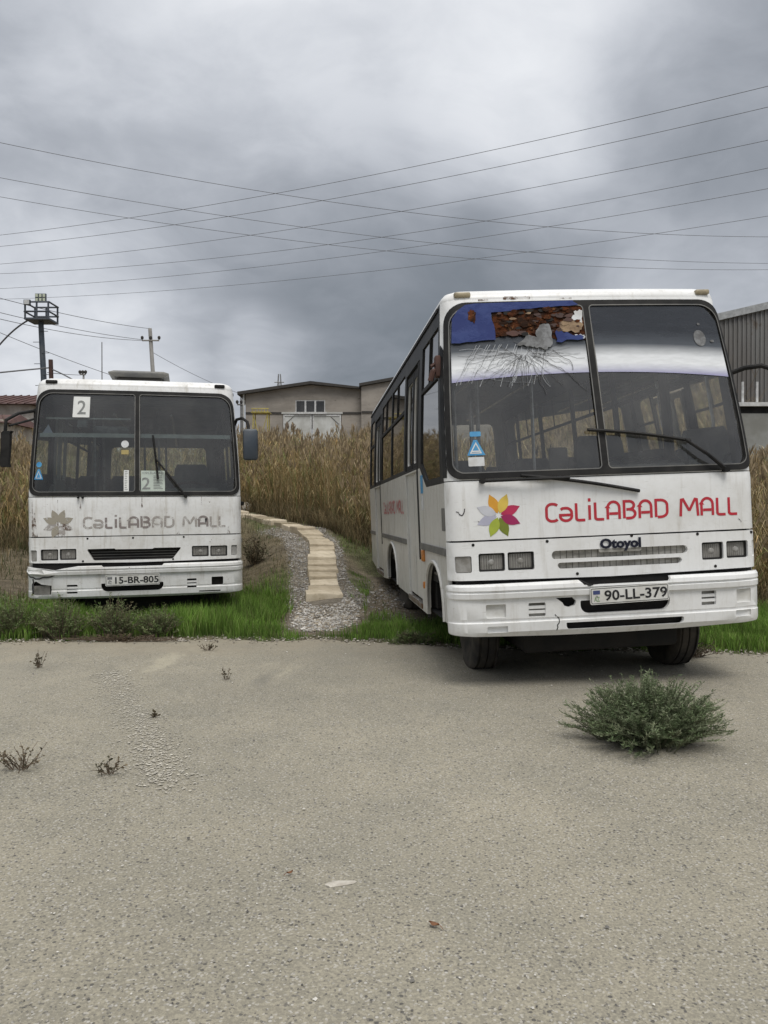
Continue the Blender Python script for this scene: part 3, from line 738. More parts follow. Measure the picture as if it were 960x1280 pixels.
        for a_, b_ in mspans + [(6.42, LEN - .02)]:
            if abs(a_ - 2.56) < .01 or a_ < 1 or True:
                sheet('rub_strip', rrect(a_, b_, 1.005, 1.06, .006), fn, 'moulding_grey', root, .014, .014, (), np.arange(.5, LEN, .5), ())
        # arch lips
        for A in (fa, ra):
            q = MB(); q.tube([(sg * (1.15 + .004), p[0], p[1]) for p in A], .016, 6); q.build('arch_lip', PS, root)
        if doors:
            for a_, b_ in ((1.55, 2.50), (5.32, 6.32)):
                mid_ = (a_ + b_) / 2
                for j, (p0, p1) in enumerate(((a_ + .095, mid_ - .014), (mid_ + .014, b_ - .008))):
                    df = (lambda dd: (lambda y, z, off=0.: (sg * (hw(z) + off + dd), y, z)))(-.02)
                    d_ = sheet('door_leaf', rrect(p0, p1, .53, zf - .25, .01), df, PS, root, 0, .03, [rrect(p0 + .05, p1 - .05, 1.80, zf - .33, .04)], (), np.linspace(.7, 2.5, 6), .08)
                    sheet('door_frame', rrect(p0, p1, 1.74, zf - .25, .01), df, 'black_rubber', d_, .006, .006, [rrect(p0 + .045, p1 - .045, 1.80, zf - .33, .04)], (), (2, 2.3), .08)
                    sheet('door_glass', rrect(p0 + .04, p1 - .04, 1.79, zf - .32, .04), df, 'side_glass', d_, -.012, 0, (), (), (2, 2.3))
                sheet('door_rubber', [(a_ + .002, .93), (a_ + .085, .90), (a_ + .085, zf - .24), (a_ + .002, zf - .24)], fn, 'black_rubber', root, .004, .03, (), (), np.linspace(1, 2.6, 6), .08)
                q = MB(); q.box(-1.16, -.8, a_, b_, .455, .50); q.build('door_step', 'rim_steel', root)
            sheet('blue_sign', rrect(1.27, 1.40, 1.50, 1.66, .005), fn, 'sticker_blue', root, .003, .002)
            sheet('white_sign', rrect(1.27, 1.39, 1.35, 1.48, .005), fn, 'sticker_white', root, .003, .002)
            q = MB(); q.rbox(-1.175, -1.14, 1.30, 1.39, .90, 1.00, .01); q.build('side_indicator', 'orange_lens', root)
            q = MB(); q.rbox(-1.17, -1.14, 1.33, 1.37, .66, .72, .008); q.build('side_reflector', 'orange_lens', root)
            sheet('corner_patch', rrect(ys + .02, ys + .15, 1.19, 1.36, .01), fn, 'moulding_grey', root, .004, .003)
            letters('letter', 'CeLiLABAD MALL', 0, 2.25, 1.32, .16, .028, lambda u, z, off=0.: (-(hw(z) + off), 4.94 - u, z), cfg['side_letters'], root, .003)
    # rear wall
    rf = lambda x, z, off=0.: (x * hw(z) / 1.15, LEN + off, z)
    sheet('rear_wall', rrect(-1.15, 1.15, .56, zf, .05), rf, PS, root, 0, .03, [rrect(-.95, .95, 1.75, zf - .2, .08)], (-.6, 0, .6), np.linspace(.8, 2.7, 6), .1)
    sheet('rear_window', rrect(-.96, .96, 1.74, zf - .19, .08), rf, 'side_glass_clear', root, -.012, 0, (), (-.5, 0, .5), (2.0, 2.4), .1)
    # chassis, floor, lining
    q = MB(); q.box(-1.08, 1.08, 1.16, 3.4, .50, .72).box(-.60, .60, .22, LEN - .1, .46, .74).box(-1.08, 1.08, 4.75, LEN - .05, .50, .74).box(-1.10, 1.10, .95, LEN - .04, .741, .80); q.build('chassis', 'dark_void', root, None)
    q = MB(); q.rbox(-.60, .60, .26, 1.9, .24, .52, .05).box(-.55, .55, 1.92, 6.2, .30, .50); q.build('underbody_shade_block', 'dark_void', root)  # added dark boxes that keep light out from under the bus
    q = MB(); q.box(-.5, .5, .14, .21, .42, .80); q.build('radiator', 'dark_void', root, None)
    q = MB(); q.box(-1.10, 1.10, .20, .26, .80, 1.50); q.build('front_light_block', 'dark_void', root, None)  # dark box added behind the front panels to stop light leaking through
    q = MB(); q.box(-1.05, 1.05, .55, LEN - .06, zf - .02, zf + .005); q.build('ceiling_lining', 'liner', root, None)
    q = MB(); q.box(-1.1, 1.1, 1.0, LEN - .05, .802, .822); q.build('cabin_floor', 'inner_floor', root, None)
    for sg in (-1, 1):
        q = MB(); q.add([(sg * 1.10, y_, z_) for y_ in (1.0 if sg > 0 else 2.56, 5.25 if sg < 0 else LEN - .05) for z_ in (.82, 1.70)], [(0, 1, 3, 2)]); q.build('wall_lining', 'liner', root, None)
    q = MB(); prof = [(.24, 1.30), (.26, 1.50), (.34, 1.545), (.62, 1.55), (.78, 1.50), (.86, 1.36), (.88, .85), (.26, .85)]
    q.loft([[(x_, p[0], p[1]) for p in prof] for x_ in (-1.06, -.3, .3, 1.06)], True); db = q.build('dashboard', 'dash', root, 30)
    q = MB(); q.rbox(.28, .92, .66, .95, 1.50, 1.66, .04); q.build('instrument_hood', 'dash', db)
    cxs, cys, czs = .58, 1.02, 1.62; tilt = R(62)
    ring = [(cxs + .235 * math.cos(t), cys + .235 * math.sin(t) * math.cos(tilt - R(30)), czs + .235 * math.sin(t) * math.sin(tilt - R(30))) for t in np.linspace(0, 2 * math.pi, 25)]
    q = MB(); q.tube(ring, .016, 6, caps=False); st = q.build('steering_wheel', cfg['wheel_mat'], root)
    q = MB()
    for t in (R(90), R(210), R(330)): q.tube([(cxs, cys - .03, czs), ring[int(round(t / (2 * math.pi) * 24))]], .014, 5)
    q.tube([(cxs, cys, czs), (cxs, cys - .25, czs - .35)], .03, 8); q.build('steering_spokes', 'black_rubber', st)
    def seat(x, y, wdt=.44, hback=.72, zb=1.18, name='seat'):
        q = MB(); q.rbox(x - wdt / 2, x + wdt / 2, y, y + .42, zb, zb + .12, .04); c_ = q.build(name, 'seat_cloth', root)
        q = MB(); q.loft([[(x - wdt / 2 * f_, y + .40 + yo, zb + zo), (x + wdt / 2 * f_, y + .40 + yo, zb + zo), (x + wdt / 2 * f_, y + .50 + yo, zb + zo), (x - wdt / 2 * f_, y + .50 + yo, zb + zo)] for f_, yo, zo in ((1, 0, .05), (1, .04, .3), (1, .08, .55), (.9, .11, hback - .06), (.75, .12, hback))], True); q.build('seat_back', 'seat_cloth', c_, 40)
        q = MB(); q.box(x - .16, x - .12, y + .1, y + .4, .82, zb).box(x + .12, x + .16, y + .1, y + .4, .82, zb); q.build('seat_leg', 'black_rubber', c_, None)
    seat(.60, 1.22, .48, .85, 1.15, 'driver_seat')
    for yr in (2.75, 3.5, 4.25, 5.0, 5.75):
        for x_ in (-.84, -.37, .40, .86):
            if x_ < 0 and 5.2 < yr < 6.4: continue
            seat(x_, yr)
    for x_ in (-.84, -.37, .05, .45, .86): seat(x_, 6.55)
    for x_, y_ in ((-.60, 1.5), (-.60, 2.6), (.16, 2.4), (-.12, 4.1), (.18, 5.4)):
        q = MB(); q.tube([(x_, y_, .82), (x_, y_, zf - .02)], .018, 8); q.build('grab_pole', 'chrome', root)
    for x_ in (-.35, .35):
        q = MB(); q.tube([(x_, 1.4, zf - .2), (x_, 6.6, zf - .2)], .016, 6); q.build('grab_rail', 'chrome', root)
    q = MB(); q.rbox(.12, .30, 1.75, 1.80, .82, 1.9, .02); q.box(.30, 1.08, 1.76, 1.79, .82, 1.75); q.build('driver_partition', 'dash', root)
    q = MB()
    for j in range(4): q.box(-1.06, 1.06, .95 + j * .02, 1.25 + j * .02, zf - .10 - j * .004, zf - .07 - j * .004)
    q.build('header_locker', 'liner', root, None)
    # wheels; a flat tyre is pressed out where the ground is
    for sg in (-1, 1):
        for yw, dual in ((.88, 0), (4.07, 1)):
            wx = sg * (.80 if not dual else .84); hwid = .105 if not dual else .20; zc_ = .40; rr = .375
            wb = W @ Vector((wx, yw, zc_ - rr)); gz_ = tz(wb.x, wb.y) if wb.y > float(edge_y(wb.x)) else .002; zc_ -= max(0, wb.z - gz_ + .012)
            prof = [(-hwid * .80, .20), (-hwid * .95, .25), (-hwid, .31), (-hwid * .88, .355), (-hwid * .7, rr), (-hwid * .66, rr), (-hwid * .62, rr - .012), (-hwid * .52, rr - .012), (-hwid * .48, rr), (-hwid * .06, rr + .002), (-hwid * .03, rr - .012), (hwid * .03, rr - .012), (hwid * .06, rr + .002), (hwid * .48, rr), (hwid * .52, rr - .012), (hwid * .62, rr - .012), (hwid * .66, rr), (hwid * .7, rr), (hwid * .88, .355), (hwid, .31), (hwid * .95, .25), (hwid * .80, .20)]
            tb = MB(); tb.lathe(prof, 'x', (wx, yw, zc_), 40)
            vv = []
            for p in tb.v:
                wp = W @ Vector(p); gz = tz(wp.x, wp.y) if wp.y > float(edge_y(wp.x)) else .002
                if wp.z < gz + .05:
                    dz = max(gz - wp.z, 0); bul = 1 + .5 * min(max(gz + .05 - wp.z, 0), .12)
                    wp.z = max(wp.z, gz); q_ = Wi @ wp; q_.x = wx + (q_.x - wx) * (1 + bul * .12); vv.append(tuple(q_))
                else: vv.append(p)
            tb.v = vv; ty = tb.build('wheel', 'tyre', root, 40)
            so_ = sg * (hwid * .80); q = MB(); q.lathe([(so_ * .5, .195), (so_ * .9, .20), (so_ * .95, .185), (so_ * .55, .15), (so_ * .45, .09), (so_ * .75, .075), (so_ * .8, .05)], 'x', (wx, yw, zc_), 24); q.build('rim', 'rim_steel', ty)
            q = MB()
            for k_ in range(6):
                a = R(60 * k_); q.lathe([(so_ * .5, .012), (so_ * .72, .012)], 'x', (wx, yw + .115 * math.cos(a), zc_ + .115 * math.sin(a)), 6)
            q.build('wheel_nuts', 'rim_steel', ty)
        q = MB(); A = arch(.82, .48, .43, .48); q.loft([[(sg * 1.12, p[0], p[1]) for p in A], [(sg * .62, p[0], p[1]) for p in A]]); q.build('wheel_arch_liner', 'dark_void', root, None)
        q = MB(); A = arch(4.07, .60, .45, .48); q.loft([[(sg * 1.12, p[0], p[1]) for p in A], [(sg * .50, p[0], p[1]) for p in A]]); q.build('wheel_arch_liner', 'dark_void', root, None)
    for yw in (.88, 4.07):
        q = MB(); q.tube([(-.85, yw, .40), (.85, yw, .40)], .06, 8); q.build('axle', 'dark_void', root)
    # --- licence plate
    px, pzc = cfg['plate_c']; pw, ph = .575, .122; tl = cfg['plate_tilt']
    pw_y = wrap(px, .6, .10)[1]
    def pf(u, z, off=0.): 
        x_ = px + u * math.cos(tl) - z * math.sin(tl); z_ = pzc + u * math.sin(tl) + z * math.cos(tl); return (x_, pw_y - off, z_)
    plt = sheet('licence_plate', rrect(-pw / 2, pw / 2, -ph / 2, ph / 2, .012), pf, 'plate_white', root, 0, .012)
    bd = MB(); ribbon(bd, rrect(-pw / 2 + .008, pw / 2 - .008, -ph / 2 + .008, ph / 2 - .008, .01), .004, pf, .001, True); bd.build('plate_border', 'plate_black', plt, None)
    place_text('plate_number', cfg['plate'], .045, 0, pw * .80, ph * .62, pf, .0015, 'plate_black', plt, .022)
    sheet('plate_flag', rrect(-pw / 2 + .022, -pw / 2 + .072, .012, .040, .002), pf, cfg['flag_mat'], plt, .0015, .001)
    place_text('plate_country', 'AZ', -pw / 2 + .047, -.022, .042, .034, pf, .0015, cfg['az_mat'], plt, .01)
    q = MB()
    for sx in (-.24, .24): q.lathe([(-.006, .006), (.004, .005)], 'y', pf(sx, .0), 8)
    q.build('plate_bolt', 'chrome', plt)
    # --- name on the front and the flower
    t = cfg['text']; letters('letter', 'CeLiLABAD MALL', t[0], t[1], t[2], t[3], t[4], wrap, cfg['letter_mats'], root, .004)
    fx, fz, fr = cfg['flower']
    for k_, (a, mt) in enumerate(cfg['petals']):
        pts = []
        for j in range(9):
            s_ = j / 8; wd = .222 * fr * math.sin(math.pi * min(1, s_ ** .9)) * (1 if s_ < .85 else .9); pts.append((.10 * fr + s_ * .92 * fr, wd))
        out_ = pts + [(p[0], -p[1]) for p in pts[::-1][1:-1]]
        ca, sa = math.cos(R(a)), math.sin(R(a))
        sheet('petal', [(fx + p[0] * ca - p[1] * sa, fz + p[0] * sa + p[1] * ca) for p in out_], wrap, mt, root, .004 + .0006 * (k_ % 2), 0, (), (), (), .03)
    cfg['extra'](root, wrap, bump_fn, side, hw, lean, zf, wt)
    return root

def wiper(root, fn, piv, elbow, b0, b1, off=.05):
    q = MB(); p0 = Vector(fn(*piv, .02)); q.lathe([(-.035, .022), (.02, .018)], 'y', p0, 10)
    q.tube([Vector(fn(*piv, .04)), Vector(fn((piv[0] * .5 + elbow[0] * .5), (piv[1] * .5 + elbow[1] * .5), off + .025)), Vector(fn(*elbow, off + .01))], .015, 6, .011)
    wa = q.build('wiper', 'black_rubber', root)
    q = MB(); n_ = 12; L_ = [(b0[0] + (b1[0] - b0[0]) * k / n_, b0[1] + (b1[1] - b0[1]) * k / n_ + .012 * math.sin(math.pi * k / n_)) for k in range(n_ + 1)]
    q.tube([Vector(fn(*p, off * .6)) for p in L_], .013, 5)
    q.tube([Vector(fn(*p, off * .6 + .016 * math.sin(math.pi * i / n_))) for i, p in enumerate(L_)], .009, 4); q.build('wiper_blade', 'black_rubber', wa)
def jag(p0, p1, n, amp, rr):
    out = []
    for k in range(n + 1):
        t = k / n; o = 0 if k in (0, n) else rr.uniform(-amp, amp); dx, dz = p1[0] - p0[0], p1[1] - p0[1]; l = math.hypot(dx, dz)
        out.append((p0[0] + dx * t - dz / l * o, p0[1] + dz * t + dx / l * o))
    return out

def right_extra(root, wrap, bfn, side, hw, lean, zf, wt):
    rr = random.Random(3)
    us = np.linspace(-1.08, 1.08, 15)
    # printed sun strip along the top of both panes
    low = lambda x: 2.285 + .055 * (1 - (x / 1.09) ** 2)
    for a, b in ((-1.08, -.035), (.035, 1.08)):
        xs = np.linspace(a, b, 14); top = wt - .05
        rad = .13
        def topz(x):
            d = abs(x) - (1.08 - rad); return top if d <= 0 else top - rad + math.sqrt(max(rad * rad - d * d, 0))
        outer = [(x, low(x)) for x in xs] + [(x, topz(x)) for x in xs[::-1]]
        sheet('sun_strip', outer, wrap, 'sun_strip', root, .004, 0, (), us, np.linspace(2.36, 2.8, 6), .06)
    # torn blue film over the passenger pane and the rotten layer behind it
    def poly(pts): return pts
    tl = [(-1.075, 2.594)] + jag((-1.075, 2.594), (-.74, 2.611), 6, .012, rr)[1:] + jag((-.74, 2.611), (-.765, 2.832), 4, .008, rr)[1:] + jag((-.765, 2.832), (-.06, 2.881), 9, .006, rr)[1:] + [(-.10, 2.907), (-.10, 2.916), (-.9, 2.907), (-.97, 2.898), (-1.03, 2.854), (-1.07, 2.787)]
    fb = sheet('torn_film', tl, wrap, 'film_blue', root, .0215, .002, (), us, (2.666, 2.743, 2.832, 2.887), .04)
    br = jag((-.755, 2.633), (-.40, 2.627), 7, .018, rr) + jag((-.40, 2.627), (-.03, 2.594), 8, .02, rr)[1:] + [(-.032, 2.865), (-.30, 2.881), (-.755, 2.848)]
    rb = sheet('rotten_backing', br, wrap, 'film_brown', root, .010, .004, (), us, (2.677, 2.721, 2.787, 2.832), .03)
    for k in range(90):                                       # curled flakes of the layer
        cx, cz = rr.uniform(-.72, -.06), rr.uniform(2.644, 2.854); s_ = rr.uniform(.008, .024)
        pts = [(cx + s_ * rr.uniform(.6, 1.5) * math.cos(t) * 1.7, cz + s_ * rr.uniform(.5, 1.1) * math.sin(t)) for t in np.linspace(0, 2 * math.pi, 8)[:-1]]
        sheet('flake', pts, wrap, rr.choice(['film_brown', 'film_brown', 'rust_post', 'film_brown', 'film_brown', 'rust_post', 'rust_post', 'dark_void', 'film_brown', 'film_brown', 'dark_void', 'film_tan']), rb, .014 + rr.uniform(0, .012), .003, (), (), (), .05)
    for pts, mt in (([(-.44, 2.544), (-.36, 2.522), (-.30, 2.566), (-.31, 2.721), (-.36, 2.743), (-.42, 2.677)], 'film_grey'), ([(-.24, 2.677), (-.08, 2.655), (-.04, 2.721), (-.14, 2.765), (-.22, 2.743)], 'film_tan'),
                    ([(-.13, 2.765), (-.05, 2.721), (-.035, 2.832), (-.09, 2.832)], 'sticker_white'), ([(-.27, 2.583), (.0 - .06, 2.599), (-.05, 2.622), (-.16, 2.649), (-.26, 2.677)], 'film_blue'),
                    ([(-.58, 2.566), (-.45, 2.544), (-.40, 2.611), (-.50, 2.644)], 'film_grey'), ([(-.95, 2.776), (-.90, 2.743), (-.885, 2.821), (-.92, 2.865), (-.95, 2.832)], 'film_brown'), ([(-.12, 2.616), (-.035, 2.611), (-.04, 2.635), (-.12, 2.638)], 'crack_light')):
        pts = [q_ for i_ in range(len(pts)) for q_ in jag(pts[i_], pts[(i_ + 1) % len(pts)], 5, .010, rr)[:-1]]
        sheet('film_scrap', pts, wrap, mt, root, .0245 if mt == 'film_brown' else .020 + .0001 * len(pts), .002, (), (), (), .05)
    # cracks spreading from the blow near the top of the pane
    q1, q2, q3 = MB(), MB(), MB()
    c = (-.52, 2.50)
    for k in range(95):
        a = rr.uniform(165, 385); L_ = rr.uniform(.10, .55) * (1 if 195 < a < 345 else 1.2)
        s0 = rr.uniform(.02, .12); p0 = (c[0] + math.cos(R(a)) * s0, c[1] + .3 * math.sin(R(a)) * s0); p1 = (c[0] + math.cos(R(a)) * L_ * 1.15, c[1] + math.sin(R(a)) * L_ * .55)
        if p1[0] < -1.07 or p1[0] > -.04: continue
        ln = jag(p0, p1, 6, .012, rr); tq = rr.random()
        ribbon(q1 if tq < .35 else (q3 if tq < .7 else q2), ln, rr.uniform(.0011, .0026), wrap, .0075 + .0002 * (k % 7))
    for k in range(26):                                       # combed vertical fractures at the left
        x0 = -1.03 + .024 * k + rr.uniform(-.01, .01); ln = jag((x0 + .10 + rr.uniform(0, .05), 2.575), (x0 - .05 + 0.10 * k / 26, 2.575 - rr.uniform(.16, .34)), 6, .008, rr)
        if min(p[0] for p in ln) < -1.075: continue
        ribbon(q2 if k % 3 else q1, ln, .0022, wrap, .0092 + .0001 * k)
    for ln in (jag((-.60, 2.60), (-.40, 2.46), 6, .012, rr) + jag((-.40, 2.46), (-.18, 2.33), 6, .014, rr)[1:] + jag((-.18, 2.33), (-.06, 2.20), 4, .01, rr)[1:], jag((-.30, 2.52), (-.18, 2.44), 4, .012, rr) + jag((-.18, 2.44), (-.16, 2.36), 3, .01, rr)[1:], jag((-.70, 2.56), (-.46, 2.40), 5, .015, rr) + jag((-.46, 2.40), (-.38, 2.18), 5, .01, rr)[1:]):
        ribbon(q1, ln, .004, wrap, .0118)
    for k in range(8):                                         # web of arcs joining the radial cracks
        rad = .10 + .045 * k; a0 = rr.uniform(185, 250); a1 = a0 + rr.uniform(25, 80)
        ln = [(c[0] + rad * 1.2 * math.cos(R(t_)) + rr.uniform(-.006, .006), c[1] + rad * .55 * math.sin(R(t_)) + rr.uniform(-.005, .005)) for t_ in np.linspace(a0, a1, 9)]
        if min(p[0] for p in ln) < -1.07 or max(p[0] for p in ln) > -.05: continue
        ribbon((q2, q3, q1)[k % 3], ln, .0016, wrap, .0100 + .0002 * k)
    for k in range(10):
        z_ = 2.34 + .022 * k; x_ = rr.uniform(-1.05, -.9); ribbon(q2 if k % 2 else q3, jag((x_, z_), (x_ + rr.uniform(.12, .4), z_ + rr.uniform(-.02, .03)), 5, .006, rr), .0015, wrap, .0126 + .0002 * k)
    q1.build('dark_crack', 'crack_dark', root, None); q2.build('pale_crack', 'crack_light', root, None); q3.build('grey_crack', 'crack_mid', root, None)
    sheet('pillar_cover', [(-1.150, 1.58), (-1.150, 2.56), (-1.185, 2.60), (-1.206, 2.50), (-1.206, 1.58)], wrap, 'black_paint', root, .005, .004, (), np.linspace(-1.2, -1.15, 4), np.linspace(1.6, 2.6, 8))
    # stickers
    sheet('sticker', [(-.99, 1.735), (-.86, 1.735), (-.915, 1.85), (-.94, 1.85)], wrap, 'sticker_blue', root, .003, .001)
    q = MB(); ribbon(q, [(-.965, 1.752), (-.89, 1.752), (-.925, 1.825)], .008, wrap, .0045, True); ribbon(q, [(-.955, 1.765), (-.90, 1.765)], .01, wrap, .005); q.build('sticker_print', 'sticker_white', root, None)
    sheet('sticker', rrect(-.965, -.885, 1.875, 1.912, .008), wrap, 'sticker_blue', root, .003, .001)
    sheet('sticker', rrect(-.985, -.87, 1.655, 1.722, .006), wrap, 'sticker_white', root, .003, .001)
    for cx, cz, a, b in ((.905, 2.60, .050, .066), (.92, 2.715, .012, .010), (1.005, 2.575, .016, .010)):
        sheet('glue_spot', [(cx + a * math.cos(t), cz + b * math.sin(t)) for t in np.linspace(0, 2 * math.pi, 18)[:-1]], wrap, 'film_grey', root, .0085, .001)
    wiper(root, wrap, (.90, 1.565), (.60, 1.80), (-.11, 1.895), (.66, 1.79))
    wiper(root, wrap, (-.90, 1.545), (-.28, 1.545), (-.62, 1.575), (.235, 1.43), .035)
    # badge
    sheet('name_badge', rrect(-.075, .24, .992, 1.092, .012), wrap, 'mesh_grey', root, .003, .006)
    place_text('badge_letters', 'Otoyol', .083, 1.045, .305, .095, wrap, .0125, 'badge_blue', root, .05)
    # rust, scuffs
    for poly_, mt in ((rrect(-.66, -.44, wt + .018, wt + .045, .01), 'rust_stain'), (rrect(-.86, -.78, wt + .012, wt + .026, .005), 'rust_stain'), (rrect(-.20, -.10, wt + .015, wt + .026, .004), 'rust_stain')):
        sheet('rust_patch', poly_, wrap, mt, root, .0026, 0)
    for x0, z0, x1, z1 in ((-1.09, 1.33, -1.05, 1.30), (-1.05, 1.30, -1.03, 1.35), (-.97, 1.255, -.93, 1.25), (.99, 1.20, 1.02, 1.17)):
        q = MB(); ribbon(q, jag((x0, z0), (x1, z1), 3, .006, rr), .008, wrap, .0045); q.build('scuff_mark', 'scuff', root, None)
    # driver-side mirror on its curved arm; broken stub on the other side
    q = MB(); A = Vector((1.10, lean(2.3) + .14, 2.32)); pts = [A, A + Vector((.10, -.08, .035)), A + Vector((.20, -.14, .04)), A + Vector((.245, -.18, .01)), A + Vector((.285, -.20, -.08)), A + Vector((.295, -.21, -.20))]
    q.tube(pts, .019, 8); ma = q.build('mirror_arm', 'black_rubber', root)
    q = MB(); m_ = pts[-1]; q.rbox(m_.x - .015, m_.x + .19, m_.y - .05, m_.y + .04, m_.z - .22, m_.z + .17, .035); q.build('mirror_housing', 'black_rubber', ma)
    q = MB(); q.rbox(1.085, 1.135, lean(1.8) + .12, lean(1.8) + .16, 1.78, 1.90, .012); q.build('pillar_bracket', 'black_rubber', root)
    q = MB(); B = Vector((-1.12, lean(2.45) + .16, 2.42)); q.tube([B, B + Vector((-.05, -.03, -.02)), B + Vector((-.07, -.02, -.09))], .022, 7); q.tube([B + Vector((.0, 0, .06)), B + Vector((-.06, -.01, .02))], .016, 6); q.rbox(B.x - .03, B.x + .01, B.y - .05, B.y + .04, B.z - .06, B.z + .10, .01); q.build('broken_mirror_bracket', 'rust_post', root)
    # bumper crack and loose strip
    q = MB(); ribbon(q, jag((-.43, .565), (-.40, .535), 3, .006, rr) + jag((-.40, .535), (-.425, .44), 6, .006, rr)[1:], .007, bfn, .0015); q.build('bumper_crack', 'crack_dark', root, None)
    q = MB(); q.tube([wrap(-.24, .80, .06), wrap(-.19, .77, .10), wrap(-.12, .765, .07)], .008, 5); q.build('loose_cable', 'black_rubber', root)

def left_extra(root, wrap, bfn, side, hw, lean, zf, wt):
    rr = random.Random(5); us = np.linspace(-1.08, 1.08, 13)
    ins = -.03
    # blind bar, papers and stickers behind the glass
    xs = np.linspace(-1.07, 1.07, 24)
    q = MB(); 
    for k in range(23):
        p, p2 = wrap(xs[k], 2.225, -.035), wrap(xs[k + 1], 2.225, -.035)
        q.add([p, p2, (p2[0], p2[1] + .03, p2[2]), (p[0], p[1] + .03, p[2]), (p[0], p[1], p[2] + .045), (p2[0], p2[1], p2[2] + .045), (p2[0], p2[1] + .03, p2[2] + .045), (p[0], p[1] + .03, p[2] + .045)], [(0, 1, 5, 4), (4, 5, 6, 7), (3, 2, 1, 0), (2, 3, 7, 6)])
    q.build('blind_rail', 'white_bar', root, None)
    q = MB(); q.tube([wrap(x, 2.44, -.05) for x in np.linspace(-1.02, -.08, 9)], .010, 6); q.build('curtain_rod', 'white_bar', root)
    p1 = sheet('route_sign', rrect(-.72, -.535, 2.45, 2.69, .004), wrap, 'paper', root, .003, .002); place_text('route_number', '2', -.625, 2.565, .095, .16, wrap, .0045, 'ink_grey', p1, .01)
    sheet('route_sign_tail', rrect(-.67, -.56, 2.34, 2.448, .004), wrap, 'film_grey', root, ins - .01, .002)
    p2 = sheet('route_sign', rrect(.04, .30, 1.612, 1.845, .004), wrap, 'paper_green', root, .003, .002)
    place_text('route_number', '2', .095, 1.70, .09, .135, wrap, .0045, 'ink_grey', p2, .01)
    place_text('route_text', 'CƏLİLABAD', .17, 1.822, .23, .03, wrap, .0045, 'ink_grey', p2, .005)
    q = MB()
    for k in range(9): ribbon(q, [(.175, 1.785 - .018 * k), (.175 + rr.uniform(.07, .105), 1.785 - .018 * k)], .007, wrap, .0045)
    q.build('timetable_lines', 'ink_grey', p2, None)
    p3 = sheet('timetable_strip', rrect(-.145, -.09, 1.61, 1.85, .004), wrap, 'paper', root, .003, .002)
    q = MB()
    for k in range(11): ribbon(q, [(-.135, 1.835 - .02 * k), (-.135 + rr.uniform(.02, .035), 1.835 - .02 * k)], .006, wrap, .0045)
    q.build('timetable_lines', 'ink_grey', p3, None)
    sheet('round_sticker', [(-.135 + .042 * math.cos(t), 2.147 + .042 * math.sin(t)) for t in np.linspace(0, 2 * math.pi, 20)[:-1]], wrap, 'sticker_white', root, .003, .001)
    sheet('sticker', rrect(-.175, -.095, 2.03, 2.08, .005), wrap, 'sticker_yellow', root, .003, .001)
    sheet('sticker', [(-1.085, 1.745), (-.99, 1.745), (-1.03, 1.86), (-1.05, 1.86)], wrap, 'sticker_blue', root, .003, .001)
    q = MB(); ribbon(q, [(-1.065, 1.76), (-1.01, 1.76), (-1.04, 1.835)], .007, wrap, .0045, True); q.build('sticker_print', 'sticker_white', root, None)
    sheet('sticker', [(-1.04 + .028 * math.cos(t), 1.91 + .03 * math.sin(t)) for t in np.linspace(0, 2 * math.pi, 16)[:-1]], wrap, 'sticker_blue', root, .003, .001)
    q = MB(); q.rbox(-.50, -.10, .42, .44, 2.28, 2.37, .008); q.build('destination_board', 'film_grey', root)
    sheet('pennant', [(-1.04, 2.27), (-.93, 2.27), (-.985, 2.37)], wrap, 'petal_lavender', root, -.04, .002)
    # one wiper left, two bare spindles
    wiper(root, wrap, (.525, 1.552), (.20, 1.985), (.225, 1.745), (.175, 2.25))
    for x in (-.62, -.575):
        q = MB(); q.lathe([(-.04, .012), (.0, .014)], 'y', wrap(x, 1.545, .01), 8); q.build('wiper_spindle', 'black_rubber', root)
    # mirrors
    q = MB(); A = Vector((-1.10, lean(2.52) + .12, 2.53)); B = Vector((-1.33, .02, 2.38))
    q.tube([A, A.lerp(B, .6) + Vector((0, 0, .03)), B, B + Vector((-.01, 0, -.12))], .018, 7); q.tube([A + Vector((0, 0, -.09)), B + Vector((.03, 0, -.06))], .013, 6); q.tube([A + Vector((0, 0, .02)), A + Vector((0, 0, -.22))], .022, 6)
    ma = q.build('mirror_arm', 'black_rubber', root)
    q = MB(); q.loft([[(B.x - .045 + dx, B.y - .04, z), (B.x + .045 + dx, B.y - .06, z), (B.x + .05 + dx, B.y + .03, z), (B.x - .04 + dx, B.y + .05, z)] for dx, z in ((.02, 2.26), (.0, 2.24), (-.005, 2.1), (-.02, 1.92), (-.01, 1.875))], True); q.build('mirror_housing', 'black_rubber', ma, 30)
    q = MB(); A = Vector((1.10, lean(2.4) + .14, 2.40)); q.tube([A, A + Vector((.02, -.08, .06)), A + Vector((.08, -.16, .07)), A + Vector((.135, -.22, .02)), A + Vector((.15, -.26, -.08))], .018, 7); q.tube([A + Vector((0, 0, .02)), A + Vector((.01, -.02, -.3))], .02, 6)
    mb_ = q.build('mirror_arm', 'black_rubber', root); q = MB(); q.rbox(1.175, 1.345, .0, .09, 1.965, 2.325, .03); q.build('mirror_housing', 'steel_blue', mb_)
    # roof hatch
    q = MB(); q.rbox(-.27, .25, .85, 1.5, zf + .10, zf + .19, .012); rh = q.build('roof_hatch', 'roof_dark', root)
    q = MB(); q.loft([[(-.30, .82, z_), (.28, .82, z_), (.28, 1.55, z_), (-.30, 1.55, z_)] if i_ in (0, 3) else [(-.36, .78, z_), (.34, .78, z_), (.34, 1.6, z_), (-.36, 1.6, z_)] for i_, z_ in enumerate((zf + .192, zf + .225, zf + .24, zf + .265))], True); q.build('hatch_lid', 'moulding_grey', rh, None)
